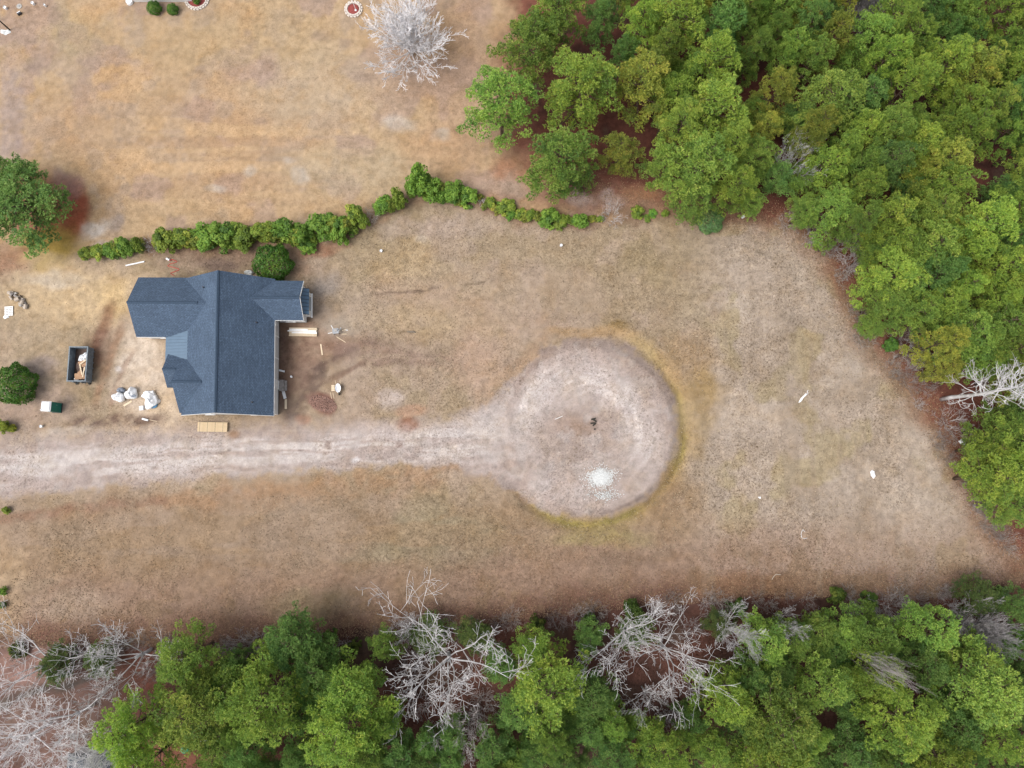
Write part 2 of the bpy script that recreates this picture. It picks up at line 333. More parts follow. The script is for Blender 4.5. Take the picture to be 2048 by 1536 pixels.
def make_ground():
    xs = axis(-68, 68, 0.21, 1500); ys = axis(-36, 63, 0.21, 1500)
    X, Y = np.meshgrid(xs, ys); nx, ny = len(xs), len(ys)
    Z = ground_z(X, Y)
    qx, qy = proj(X, Y)
    w1 = fbm(X / 2.2, Y / 2.2, 21, 4) - 0.5; w2 = fbm(X / 2.2 + 40, Y / 2.2, 31, 4) - 0.5      # ragged edges
    wx, wy = qx + 46 * w1, qy + 46 * w2
    f1 = fbm(X / 7, Y / 7, 41, 5); f2 = fbm(X / 3, Y / 3, 51, 5); f3 = fbm(X / 14, Y / 14, 61, 4); f4 = fbm(X / 1.1, Y / 1.1, 71, 4); f5 = fbm(X / .9 + Y / 3.5, Y / .7 - X / 4, 181, 4)
    C = np.zeros(X.shape + (3,)); C[:] = alb(176, 154, 126)
    R = np.full(X.shape, 0.75); Gr = np.full(X.shape, 0.55)                # tuft and grit strengths
    def lay(c, m):
        m = np.clip(m, 0, 1)[..., None]; C[:] = C * (1 - m) + np.array(alb(*c)) * m
    def blob(cx, cy, rx, ry, c, k=1.0, rot=0.0, soft=0.5, rag=1.0):
        rag = rag * min(1.0, min(rx, ry) / 32.0 + .12); ux, uy = qx + (wx - qx) * rag - cx, qy + (wy - qy) * rag - cy; cr, sr = math.cos(math.radians(rot)), math.sin(math.radians(rot))
        d = np.hypot((ux * cr + uy * sr) / rx, (-ux * sr + uy * cr) / ry)
        m = smooth(1 + soft, 1 - soft, d) * np.clip(.35 + 1.3 * f5, 0, 1); lay(c, m * k); return m * k
    def stroke(pts, w, c, k=1.0, soft=0.7, rag=0.4, fade=False):
        d, t = seg_dist(qx + (wx - qx) * rag, qy + (wy - qy) * rag, pts)
        m = smooth(w * (1 + soft), w * max(0.05, 1 - soft), d) * k
        m = m * np.clip(-.15 + 2.1 * f5, 0, 1)
        if fade: m = m * np.clip(np.minimum(t, 1 - t) * 6, 0, 1)
        lay(c, m); return m
    # --- the lot: broad tones
    lay((170, 150, 118), smooth(0.45, 0.6, f1) * 0.8)
    lay((188, 166, 144), smooth(0.5, 0.64, f2) * 0.55)
    lay((160, 142, 100), smooth(0.52, 0.66, f3) * 0.5)
    field = smooth(1330, 1480, qx + 60 * (f1 - 0.5)) * smooth(380, 470, qy)
    lay((184, 167, 147), field); R += field * 0.25
    lay((172, 155, 133), field * smooth(0.47, 0.62, f2) * 0.6); lay((194, 178, 158), field * smooth(0.5, 0.62, fbm(X / 4, Y / 4, 81, 4)) * 0.6)
    lay((172, 155, 108), field * smooth(0.58, 0.68, fbm(X / 5, Y / 5, 91, 4)) * 0.6)
    # --- the lower field, browner and redder toward the southern trees
    ty = line_y(qx, TREE_S)
    low = smooth(955, 1060, wy) * smooth(1500, 1050, qx)
    lay((164, 140, 114), low * 0.9); lay((156, 132, 102), low * smooth(0.45, 0.6, f1) * 0.7); lay((176, 152, 124), low * smooth(0.5, 0.62, f2) * 0.55)
    lay((160, 150, 116), low * smooth(0.55, 0.66, f3) * 0.6)
    lay((166, 138, 102), low * smooth(0.5, 0.6, fbm(X / 9, Y / 2.2, 101, 4)) * 0.55)
    lay((162, 132, 108), smooth(190, 80, ty - wy) * (0.85 - 0.35 * smooth(1350, 1900, qx)))
    lay((128, 88, 72), smooth(72, 2, ty - wy) * (0.9 - 0.3 * smooth(1500, 1900, qx)))
    lay((150, 122, 88), smooth(0.55, 0.63, f2) * smooth(150, 60, ty - wy) * 0.5)
    blob(1480, 1165, 120, 26, (150, 112, 78), 0.7); blob(1250, 1120, 70, 16, (116, 96, 76), 0.35); blob(620, 1210, 90, 30, (140, 128, 92), 0.5)
    blob(140, 1210, 90, 28, (186, 164, 140), 0.6); blob(8, 1200, 40, 120, (188, 160, 122), 0.7)
    # --- the neighbour's lawn above the hedge
    hy = line_y(qx, HEDGE_LINE)
    up = smooth(6, -10, wy - hy) * smooth(1520, 1380, qx)
    lay((194, 164, 122), up); R -= up * 0.35; Gr -= up * 0.1
    lay((202, 164, 114), up * smooth(0.48, 0.62, f1) * 0.75); lay((188, 166, 140), up * smooth(0.52, 0.66, f2) * 0.6)
    lay((192, 164, 120), up * smooth(0.52, 0.64, f3) * 0.6); lay((176, 150, 132), up * smooth(0.56, 0.66, fbm(X / 5, Y / 5, 111, 4)) * 0.7)
    band = fbm(X / 16, Y / 1.5, 121, 3)                                     # mowing bands
    mow = np.exp(-((qx - 470) / 260) ** 2 - ((qy - 300) / 130) ** 2)
    lay((208, 172, 124), up * mow * smooth(0.46, 0.6, band) * 0.8); lay((182, 144, 108), up * mow * smooth(0.54, 0.42, band) * 0.45)
    blob(620, 170, 150, 90, (194, 174, 142), 0.6); blob(480, 90, 200, 60, (186, 160, 112), 0.4); blob(500, 140, 60, 24, (176, 148, 138), 0.5)
    blob(930, 150, 70, 160, (184, 152, 124), 0.6); blob(890, 300, 90, 60, (196, 156, 112), 0.6); blob(700, 340, 130, 50, (190, 172, 138), 0.6)
    blob(140, 250, 90, 60, (184, 152, 118), 0.5); blob(20, 230, 26, 120, (172, 154, 146), 0.7); blob(150, 70, 60, 50, (176, 160, 112), 0.4)
    for a in ((800, 248, 34, 18), (884, 270, 18, 13), (500, 345, 16, 12), (600, 352, 16, 16), (580, 322, 12, 6), (433, 378, 20, 7), (845, 480, 12, 8)): blob(*a, (196, 184, 166), 0.75)
    for a in ((520, 245, 12, 8), (640, 70, 20, 14), (400, 140, 14, 10), (540, 130, 12, 7), (690, 85, 16, 10), (895, 8, 14, 10), (730, 155, 26, 10), (70, 140, 22, 10)): blob(*a, (150, 128, 112), 0.45)
    blob(960, 395, 60, 14, (172, 134, 112), 0.5); blob(985, 350, 50, 20, (190, 160, 138), 0.6); blob(1030, 335, 40, 26, (180, 120, 76), 0.7)
    # --- pine straw floors
    ins = in_poly(wx, wy, WOOD_E)
    dE, _ = seg_dist(wx, wy, WOOD_E[:-2])
    near = np.where(ins, 1.0, smooth(62, 4, dE) * 0.75) 
    lay((156, 116, 84), near); lay((140, 84, 66), np.where(ins, 0.85, smooth(30, 0, dE) * 0.6))
    deep = np.where(ins, smooth(0, 70, dE), 0)
    lay((112, 66, 54), deep * 0.9); lay((78, 52, 46), deep * smooth(0.45, 0.6, f2) * 0.7); lay((138, 82, 62), deep * smooth(0.55, 0.66, f1) * 0.6)
    blob(1190, 395, 130, 24, (158, 112, 92), 0.75); blob(1120, 380, 60, 14, (150, 104, 86), 0.6); blob(1290, 390, 40, 18, (170, 122, 80), 0.8)
    for a in ((1165, 400, 24, 12), (1210, 388, 16, 10), (1155, 385, 10, 8), (1225, 405, 26, 14)): blob(*a, (196, 176, 166), 0.75)
    blob(1450, 420, 90, 18, (140, 88, 68), 0.6)
    dS = wy - ty
    wood = smooth(-8, 10, dS)
    lay((112, 76, 64), wood); lay((84, 60, 52), wood * smooth(0.45, 0.6, f2) * 0.8); lay((120, 74, 58), wood * smooth(0.55, 0.66, f1) * 0.6)
    blob(90, 1440, 190, 110, (134, 106, 94), 0.8); blob(40, 1330, 60, 40, (170, 134, 120), 0.7); blob(300, 1400, 40, 40, (130, 76, 62), 0.7)
    blob(330, 1510, 130, 26, (158, 100, 74), 0.7); blob(420, 1470, 60, 20, (120, 76, 54), 0.6); blob(560, 1520, 120, 20, (160, 104, 80), 0.6)
    stroke([(-20, 1420), (60, 1385), (130, 1370), (200, 1345)], 9, (90, 84, 78), 0.9)
    stroke([(170, 1470), (235, 1420), (300, 1395), (380, 1440)], 9, (96, 82, 74), 0.7)
    stroke(HEDGE_LINE[2:], 16, (150, 116, 86), 0.75, rag=0.8)
    # --- left pine's needle carpet, moss, sand
    blob(128, 420, 48, 52, (184, 96, 60), 1.0, soft=0.35); blob(128, 420, 40, 44, (184, 96, 60), .7, soft=0.4); blob(70, 410, 60, 60, (168, 108, 78), 0.9); blob(55, 460, 26, 12, (190, 130, 96), 0.8)
    blob(95, 490, 58, 36, (168, 138, 44), 1.0); blob(95, 488, 50, 30, (172, 142, 50), .8); blob(100, 535, 34, 16, (166, 142, 58), 0.9); blob(30, 515, 40, 26, (168, 124, 92), 0.8); blob(70, 515, 30, 14, (206, 178, 116), 0.6)
    blob(190, 458, 26, 20, (206, 196, 184), 0.9); blob(230, 450, 14, 18, (160, 146, 136), 0.7); blob(205, 490, 22, 8, (214, 202, 190), 0.6)
    blob(135, 375, 30, 20, (176, 144, 132), 0.6)
    # --- building plot: trampled sand and mud round the house
    blob(150, 590, 140, 60, (212, 184, 138), 1.0); blob(110, 560, 60, 14, (204, 190, 168), 0.7); blob(60, 700, 90, 90, (184, 162, 130), 0.7); blob(225, 600, 30, 40, (214, 182, 122), 0.7)
    blob(292, 740, 50, 115, (216, 196, 170), 1.0); blob(285, 700, 36, 50, (220, 202, 178), .8); blob(210, 690, 20, 60, (168, 134, 110), 0.6); blob(245, 760, 24, 20, (208, 190, 164), 0.7)
    blob(200, 670, 10, 26, (140, 102, 84), 0.7, 20); blob(215, 640, 10, 34, (150, 108, 76), 0.7, 20); blob(185, 710, 16, 40, (158, 124, 96), 0.5)
    blob(60, 800, 90, 60, (182, 158, 140), 0.8); blob(75, 730, 40, 20, (164, 148, 142), 0.6); blob(240, 740, 8, 8, (220, 212, 204), 0.8)
    blob(300, 850, 90, 16, (196, 170, 136), 0.7); blob(332, 812, 34, 54, (218, 194, 160), 1.0)
    stroke([(110, 856), (170, 848), (230, 842), (300, 838), (345, 836)], 11, (124, 100, 86), 0.9, fade=True); stroke([(250, 640), (225, 700), (205, 760), (190, 830)], 8, (166, 128, 96), .7, fade=True); stroke([(275, 690), (240, 760), (215, 840)], 5, (160, 128, 104), .6, fade=True); stroke([(205, 650), (192, 700), (200, 740)], 10, (136, 98, 78), .8, fade=True)
    stroke([(40, 915), (110, 880), (170, 850), (230, 815)], 5, (190, 168, 134), 0.6); stroke([(60, 925), (130, 890), (190, 860)], 4, (150, 128, 106), 0.5)
    blob(130, 865, 50, 8, (206, 192, 172), 0.7, -8); blob(440, 520, 120, 26, (150, 122, 102), 0.75); blob(440, 530, 40, 14, (120, 102, 94), 0.6); blob(640, 500, 50, 14, (166, 112, 84), 0.7, -10)
    blob(355, 535, 50, 14, (170, 148, 124), 0.6); blob(600, 535, 30, 20, (172, 134, 104), 0.5); blob(660, 570, 26, 22, (178, 166, 154), 0.7)
    blob(800, 530, 70, 50, (190, 164, 122), 0.8, -12); blob(900, 560, 90, 40, (182, 160, 128), 0.5); blob(870, 455, 110, 20, (186, 166, 148), 0.7)
    stroke([(728, 593), (770, 588), (815, 583), (850, 579), (885, 576)], 2.6, (84, 70, 58), 0.95, soft=0.5, rag=0.25, fade=True); stroke([(930, 572), (968, 565)], 2.0, (116, 98, 78), 0.8, rag=0.3)
    stroke([(786, 664), (822, 664)], 2.4, (96, 76, 60), 0.8, rag=0.2); blob(822, 665, 6, 3, (80, 64, 54), 0.9)
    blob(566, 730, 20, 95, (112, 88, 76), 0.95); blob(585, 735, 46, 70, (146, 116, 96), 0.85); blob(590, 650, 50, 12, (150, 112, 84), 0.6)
    blob(690, 655, 40, 22, (190, 178, 160), 0.7); blob(640, 690, 60, 30, (158, 122, 98), 0.5)
    stroke([(600, 770), (640, 732), (690, 702), (740, 686), (800, 684)], 9, (112, 88, 76), 0.95, fade=True); stroke([(610, 790), (650, 760), (700, 738), (790, 722), (900, 726)], 5, (134, 108, 90), 0.75, fade=True); stroke([(640, 745), (700, 712), (780, 702), (880, 712), (960, 740)], 4, (140, 114, 96), 0.6, fade=True); stroke([(650, 775), (690, 745), (740, 722), (820, 712)], 4, (146, 118, 98), 0.6, fade=True)
    stroke([(640, 745), (620, 785), (600, 815), (575, 836)], 13, (124, 104, 90), 0.85); stroke([(630, 720), (700, 690), (790, 700), (900, 740)], 5, (158, 126, 104), 0.5, fade=True)
    blob(665, 695, 30, 12, (148, 108, 92), 0.5); blob(645, 805, 30, 18, (136, 92, 80), 0.85, 20, 0.35); blob(605, 838, 14, 10, (168, 118, 92), 0.6)
    blob(770, 700, 110, 36, (170, 146, 128), 0.5); blob(870, 640, 140, 40, (186, 160, 120), 0.6); blob(960, 720, 60, 60, (190, 158, 132), 0.6); blob(720, 620, 60, 40, (180, 160, 132), 0.5)
    stroke([(760, 570), (900, 600), (1020, 640), (1120, 655)], 26, (186, 158, 136), 0.4)
    # --- gravel drive and turning circle
    cy = np.interp(qx, [-300, 0, 300, 600, 850, 1000, 1100], [965, 938, 915, 898, 888, 882, 875])
    hw = np.interp(qx, [-300, 0, 200, 400, 600, 800, 900, 1000, 1080], [56, 55, 54, 50, 45, 40, 46, 78, 108])
    dr = (np.abs(wy * 0.5 + qy * 0.5 - cy) - hw); dr = np.where(qx > 1120, 1e3, dr)
    e = np.hypot((qx * 0.6 + wx * 0.4 - 1183) / 168, (qy * 0.6 + wy * 0.4 - 855) / 176); dc = (e - 1) * 172
    k = 95.0; hmin = np.clip(0.5 + 0.5 * (dc - dr) / k, 0, 1); dg = dc * (1 - hmin) + dr * hmin - k * hmin * (1 - hmin)
    ang = np.arctan2(qy - 855, qx - 1183); rad = np.hypot(qx - 1183, qy - 855)
    lower = smooth(-0.4, 0.5, ang) * smooth(2.9, 2.2, ang)
    turf = np.exp(-((e - 1.13) / 0.085) ** 2) * smooth(-1.9, -1.0, ang) * smooth(2.75, 2.2, ang)
    lay((178, 152, 104), turf); lay((168, 148, 84), np.exp(-((e - 1.09) / .05) ** 2) * smooth(-1.3, -.5, ang) * smooth(.6, 0, ang) * .8)
    lay((164, 146, 74), np.exp(-((e - 1.10) / 0.05) ** 2) * smooth(-0.3, 0.1, ang) * smooth(2.5, 1.9, ang) * 0.95)
    lay((150, 136, 62), np.exp(-((e - 1.10) / 0.035) ** 2) * smooth(0.8, 1.2, ang) * smooth(2.4, 1.9, ang) * smooth(0.4, 0.6, f2) * 0.8)
    blob(1370, 720, 50, 60, (176, 146, 102), 0.85, 50); blob(1405, 780, 40, 40, (170, 142, 92), 1.0); blob(1390, 850, 30, 60, (172, 148, 104), .8); blob(1330, 1000, 60, 60, (160, 128, 86), 0.7, -45); blob(1240, 652, 22, 10, (160, 132, 76), 0.8)
    blob(1200, 1075, 90, 20, (168, 152, 92), 0.7); blob(1180, 665, 90, 10, (182, 148, 98), 0.7)
    stroke([(1085, 690), (1040, 730), (1010, 760), (970, 790)], 16, (190, 156, 120), 0.6)
    stroke([(330, 1000), (500, 980), (700, 958), (860, 940)], 16, (176, 138, 98), 0.6, rag=0.9); stroke([(120, 1030), (330, 1000), (700, 985), (880, 955)], 18, (170, 134, 98), 0.5, rag=1.0)
    stroke([(0, 1040), (120, 1020), (330, 1000)], 9, (150, 112, 90), 0.55); stroke([(880, 930), (960, 940), (1010, 965), (1050, 1000)], 9, (166, 130, 96), 0.7)
    hf = fbm(X / .5, Y / .5, 171, 2)
    top = smooth(0, 30, cy - qy) * smooth(1000, 850, qx)
    gm = smooth(7 + 16 * top, -11 - 16 * top, dg + 22 * (f4 - 0.5) + 16 * (hf - .5))
    lay((190, 174, 163), gm); R = R * (1 - gm) + 0.75 * gm; Gr = Gr * (1 - gm) + 0.6 * gm
    tr_road = fbm(qx / 150, (wy * 0.3 + qy * 0.7 - cy) / 8, 131, 3)
    tr_cir = fbm(ang * 2.2, rad / 9, 141, 3)
    isroad = smooth(1060, 980, qx)
    lay((214, 204, 196), gm * smooth(22, -22, np.abs(qy - cy) - 30) * isroad * (0.35 + 0.65 * smooth(0.4, 0.6, tr_road)))
    lay((170, 150, 138), gm * isroad * smooth(0.55, 0.42, tr_road) * 0.45)
    loop = np.exp(-((np.hypot((qx - 1150) / 1.15, (qy - 870)) - 112) / 34) ** 2) * smooth(0.95, 0.3, ang) * (1 - isroad * 0.6)
    lay((222, 211, 203), gm * loop * (0.65 + 0.35 * smooth(0.38, 0.6, tr_cir)))
    lay((206, 196, 188), gm * np.exp(-((qx - 1010) / 90) ** 2 - ((qy - 850) / 50) ** 2) * 0.8)
    lay((158, 136, 122), gm * (1 - isroad) * smooth(0.86, 1.0, e) * (0.85 - 0.5 * lower))
    lay((176, 156, 142), gm * smooth(.55, .95, e) * smooth(-2.6, -1.6, ang) * smooth(.3, -.2, ang) * 0.75)
    lay((172, 154, 140), gm * np.exp(-((qx - 1160) / 75) ** 2 - ((qy - 880) / 50) ** 2) * 0.85); lay((168, 138, 116), gm * np.exp(-((qx - 1150) / 60) ** 2 - ((qy - 850) / 22) ** 2) * 0.6)
    lay((170, 154, 144), gm * (1 - isroad) * smooth(0.5, 0.40, tr_cir) * 0.22); lay((188, 178, 170), gm * smooth(0.52, 0.64, f4) * 0.5)
    lay((130, 110, 98), gm * np.exp(-((e - 0.985) / 0.025) ** 2) * smooth(0.7, 1.0, ang) * smooth(1.6, 1.2, ang) * 0.6)
    blob(70, 935, 60, 20, (212, 204, 198), 0.7); blob(712, 920, 8, 5, (226, 222, 220), 0.8)
    for a, c_ in (((655, 889, 7, 7), (118, 86, 64)), ((310, 936, 7, 4), (126, 98, 78)), ((333, 952, 3, 2), (110, 90, 76)), ((600, 901, 4, 3), (96, 72, 60)), ((458, 900, 4, 3), (92, 72, 62)), ((798, 890, 8, 5), (136, 96, 76)), ((468, 868, 12, 8), (168, 124, 82)), ((150, 814, 4, 3), (130, 104, 84))): blob(*a, c_, 0.6, rag=0.25)
    blob(815, 848, 22, 14, (152, 98, 62), 0.9, 0, 0.4, 0.4); blob(822, 822, 34, 12, (190, 150, 118), 0.8, -4, 0.3, 0.3); blob(780, 800, 22, 20, (206, 192, 184), 0.6)
    blob(760, 860, 60, 20, (196, 180, 170), 0.6)
    tyre = fbm(X / 0.5, Y / 9, 151, 2)
    lay((150, 128, 104), smooth(0.6, 0.75, f2) * 0.2 * (1 - gm))
    # --- mown stripes across the right-hand field
    field = field * (1 - near) * (1 - wood)
    lay((164, 146, 124), field * smooth(0.56, 0.66, fbm(X / 1.6, Y / 14, 161, 3)) * 0.4)
    stroke([(1700, 640), (1740, 700), (1790, 770), (1850, 840)], 6, (140, 118, 92), 0.5, fade=True)
    C[:] = (C * 0.84 + 0.16 * (C @ np.array([0.3, 0.55, 0.15]))[..., None]) * np.array([1.01, .985, 1.0])
    R[:] = R * (.30 + .75 * smooth(.38, .62, f1)) ; Gr[:] = Gr * (.5 + .6 * smooth(.4, .6, f3))
    C[:] = C * (1.02 + .40 * (hf - .5) + .14 * (f4 - .5))[..., None]
    verts = np.stack([X, Y, Z], -1).reshape(-1, 3)
    idx = np.arange(nx * ny).reshape(ny, nx)
    faces = np.stack([idx[:-1, :-1], idx[:-1, 1:], idx[1:, 1:], idx[1:, :-1]], -1).reshape(-1, 4)
    me = bpy.data.meshes.new('ground')
    me.vertices.add(len(verts)); me.vertices.foreach_set('co', verts.ravel().astype(np.float32))
    me.loops.add(faces.size); me.loops.foreach_set('vertex_index', faces.ravel().astype(np.int32))
    me.polygons.add(len(faces)); me.polygons.foreach_set('loop_start', np.arange(0, faces.size, 4, dtype=np.int32))
    me.polygons.foreach_set('use_smooth', np.ones(len(faces), bool))
    me.update(calc_edges=True)
    a = me.attributes.new('soil', 'FLOAT_COLOR', 'POINT'); a.data.foreach_set('color', np.concatenate([C, np.ones(C.shape[:2] + (1,))], -1).ravel().astype(np.float32))
    g = np.stack([np.clip(R, 0, 1), np.clip(Gr, 0, 1), R * 0, R * 0 + 1], -1)
    a = me.attributes.new('grain', 'FLOAT_COLOR', 'POINT'); a.data.foreach_set('color', g.ravel().astype(np.float32))
    o = link_mesh('ground', me, 'ground_cover'); tag(o, kind='structure')
make_ground()

# ------------------------------------------------------------------ plants: shared shapes
def blades_mesh(name, cen, dirs, length, width, tint, per, seed, mat, spread=0.9):
    """tufts of narrow three-cornered blades: cen (n,3), dirs (n,3) unit, tint (n,)"""
    rg = np.random.default_rng(seed); n = len(cen)
    c = np.repeat(cen, per, 0); d = np.repeat(dirs, per, 0) + rg.normal(0, spread, (n * per, 3)) * np.array([1, 1, 0.7])
    d /= np.linalg.norm(d, axis=1, keepdims=True) + 1e-9
    side = np.cross(d, rg.normal(0, 1, (n * per, 3))); side /= np.linalg.norm(side, axis=1, keepdims=True) + 1e-9
    L = (length * rg.uniform(0.7, 1.25, n * per))[:, None]; W = (width * rg.uniform(0.7, 1.3, n * per))[:, None]
    v = np.stack([c - side * W * 0.5 + d * L * 0.1, c + side * W * 0.5 + d * L * 0.1, c + d * L], 1).reshape(-1, 3)
    t = np.clip(np.repeat(tint + rg.normal(0, .12, n), per) + rg.normal(0, 0.14, n * per), 0, 1)
    return tri_mesh(name, v, np.repeat(t, 3), mat)
def leaves_mesh(name, cen, dirs, size, tint, seed, mat):
    """diamond leaves facing dirs"""
    rg = np.random.default_rng(seed); n = len(cen)
    d = dirs + rg.normal(0, 0.55, (n, 3)); d /= np.linalg.norm(d, axis=1, keepdims=True) + 1e-9
    a = np.cross(d, rg.normal(0, 1, (n, 3))); a /= np.linalg.norm(a, axis=1, keepdims=True) + 1e-9; b = np.cross(d, a)
    s = (size * rg.uniform(0.6, 1.3, n))[:, None]
    q = np.stack([cen - a * s, cen + b * s * 0.55, cen + a * s, cen - b * s * 0.55], 1)
    v = q[:, [0, 1, 2, 0, 2, 3]].reshape(-1, 3)
    t = np.clip(tint + rg.normal(0, 0.12, n), 0, 1)
    return tri_mesh(name, v, np.repeat(t, 6), mat)
def tri_mesh(name, v, tint, mat):
    me = bpy.data.meshes.new(name); n = len(v)
    me.vertices.add(n); me.vertices.foreach_set('co', v.ravel().astype(np.float32))
    me.loops.add(n); me.loops.foreach_set('vertex_index', np.arange(n, dtype=np.int32))
    me.polygons.add(n // 3); me.polygons.foreach_set('loop_start', np.arange(0, n, 3, dtype=np.int32))
    me.update(calc_edges=True)
    a = me.attributes.new('tint', 'FLOAT', 'POINT'); a.data.foreach_set('value', tint.astype(np.float32))
    me.materials.append(M[mat]); return me
def mb_mesh(mb, name, mat, smooth_=True):
    me = bpy.data.meshes.new(name); me.from_pydata(mb.v, [], mb.f); me.update()
    if smooth_: me.polygons.foreach_set('use_smooth', [True] * len(me.polygons))
    me.materials.append(M[mat]); return me

def pine_shape(seed, H=13.0, R=3.4, base=0.30, gap=0.10, clump=(0.50, 0.80), space=0.86):
    """(trunk mesh, limb mesh, crown mesh): needle clumps spread over an uneven dome, each on its own branch"""
    r = random.Random(seed); rg = np.random.default_rng(seed)
    tr = MB(); bend = (r.uniform(-0.3, 0.3), r.uniform(-0.3, 0.3))
    def axis_pt(z): t = z / H; return Vector((bend[0] * math.sin(t * 2.5), bend[1] * math.sin(t * 2.1), z))
    tr.tube([axis_pt(H * 0.96 * k / 9) for k in range(10)], [0.22 * (1 - 0.85 * k / 9) + 0.01 for k in range(10)], 8)
    lm = MB(); cen, dr, tn = [], [], []
    ph = [r.uniform(0, 6.28) for _ in range(6)]
    def env(a, t):
        prof = (0.70 + 0.30 * min(1, t / 0.3)) * math.sqrt(max(0.0, 1 - (max(0, t - 0.22) / 0.79) ** 1.9))
        lob = 1 + 0.16 * math.sin(2 * a + ph[0] + 2 * t) + 0.13 * math.sin(3 * a + ph[1] - 5 * t) + 0.11 * math.sin(5 * a + ph[2] + 9 * t)
        return R * prof * lob * 0.92
    zb = H * base; pts = []; nb = 56; a = r.uniform(0, 6.28)
    for b in range(nb):
        t = ((b + r.random()) / nb) ** 0.85; a += 2.4 + r.uniform(-.5, .5)
        if r.random() < gap * (1.2 if t < .8 else 0): continue
        q = env(a, t) * (r.uniform(.80, 1.12) if b % 4 else r.uniform(.45, .7)); z = zb + (H - zb) * t
        tip = axis_pt(z) + Vector((math.cos(a) * q, math.sin(a) * q, r.uniform(-.25, .3)))
        ax = axis_pt(max(zb * .7, z - .45 * q - .2)); out = Vector((math.cos(a), math.sin(a), 0)); side = Vector((-out.y, out.x, 0))
        mid = ax.lerp(tip, .55) + Vector((0, 0, -.1 * q)); lm.tube([ax, mid, tip], [.07, .045, .015], 4, cap=False)
        tb = .5 + r.gauss(0, .13); ncl = r.randint(6, 9) if t < .85 else r.randint(4, 6); spr = r.uniform(.75, 1.05) * R / 3.4
        for k in range(ncl):
            u1, u2 = r.gauss(-.15, .62), r.gauss(0, .62)
            if math.hypot(u1, u2) > 1.35: continue
            p = tip + out * (u1 * spr * 1.1) + side * (u2 * spr) + Vector((0, 0, -.32 * (u1 * u1 + u2 * u2) * spr + r.uniform(-.08, .16)))
            if any((p - o_).length_squared < .17 * spr for o_ in pts): continue
            pts.append(p)
            if r.random() < .4: lm.tube([mid.lerp(tip, .6), p], [.022, .010], 3, cap=False)
            cr = r.uniform(*clump) * .62 * R / 3.4
            n = int(30 * (cr / .4) ** 2); th = rg.uniform(0, 2 * np.pi, n); u = rg.uniform(-.3, 1.0, n); rad = cr * rg.uniform(.6, 1.08, n)
            qv = np.stack([np.sqrt(1 - u * u) * np.cos(th), np.sqrt(1 - u * u) * np.sin(th), u], 1)
            cen.append(np.array(p) + qv * rad[:, None] * np.array([1, 1, .8])); dd = qv * .8 + np.array([out.x * .3, out.y * .3, .7])
            dr.append(dd / np.linalg.norm(dd, axis=1, keepdims=True)); tn.append(np.full(n, min(1, max(0, tb + r.gauss(0, .13)))))
    crown = blades_mesh('crown', np.concatenate(cen), np.concatenate(dr), 0.23, 0.10, np.concatenate(tn), 4, seed, 'needles', 0.6)
    return mb_mesh(tr, 'trunk', 'pine_bark'), mb_mesh(lm, 'limbs', 'pine_bark', False), crown

PINES = [pine_shape(100 + i, H=13, R=3.4, base=bb, gap=gp) for i, (bb, gp) in enumerate([(.30, .08), (.26, .14), (.34, .05), (.28, .2), (.32, .1), (.25, .16), (.36, .06), (.30, .24)])]
YPINES = [pine_shape(150 + i, H=7, R=2.2, base=0.12, clump=(.4, .6), space=.66) for i in range(3)]      # young ones, leafy lower down
TONE = {0: (1.14, 1.08, 0.95), 1: (0.97, 1.0, 1.0), 2: (0.72, 0.84, 1.05), 3: (1.30, 1.0, 0.95), 4: (1.10, 1.02, 1.0), 5: (.46, .46, .62)}
def put_tree(name, shapes, base, scale, rz, label, cat, group, tint, names=('trunk', 'limbs', 'crown')):
    """an Empty at the foot with its meshes as parts"""
    o = thing(name, label, cat, base, rz, group); o.scale = scale
    for nm, me in zip(names, shapes):
        k = link_mesh(nm, me, None, o); k.color = (tint[0], tint[1], tint[2], 1)
        if nm == 'limbs': k['label'] = 'branches inside the crown'
    return o
def pine(px, py, d, h, tone, label, group='pines', young=False):
    h = h * (1.0 if young else 0.76); hc = h * (0.55 if young else 0.68); c = P(px, py, hc); z = gz(c.x, c.y)
    R = max(1.2, 0.5 * d * mpp(px, py, hc)); pool = YPINES if young else PINES
    k = rnd.randrange(len(pool)); r0, h0 = (2.2, 7.0) if young else (3.4, 13.0)
    t = TONE[tone]; j = rnd.uniform(0.80, 1.22)
    return put_tree('pine_tree', pool[k], (c.x, c.y, z - 0.05), (R / r0, R / r0, h / h0), rnd.uniform(0, 6.28), label, 'tree', group,
                    (t[0] * j * rnd.uniform(0.95, 1.05), t[1] * j, t[2] * j))

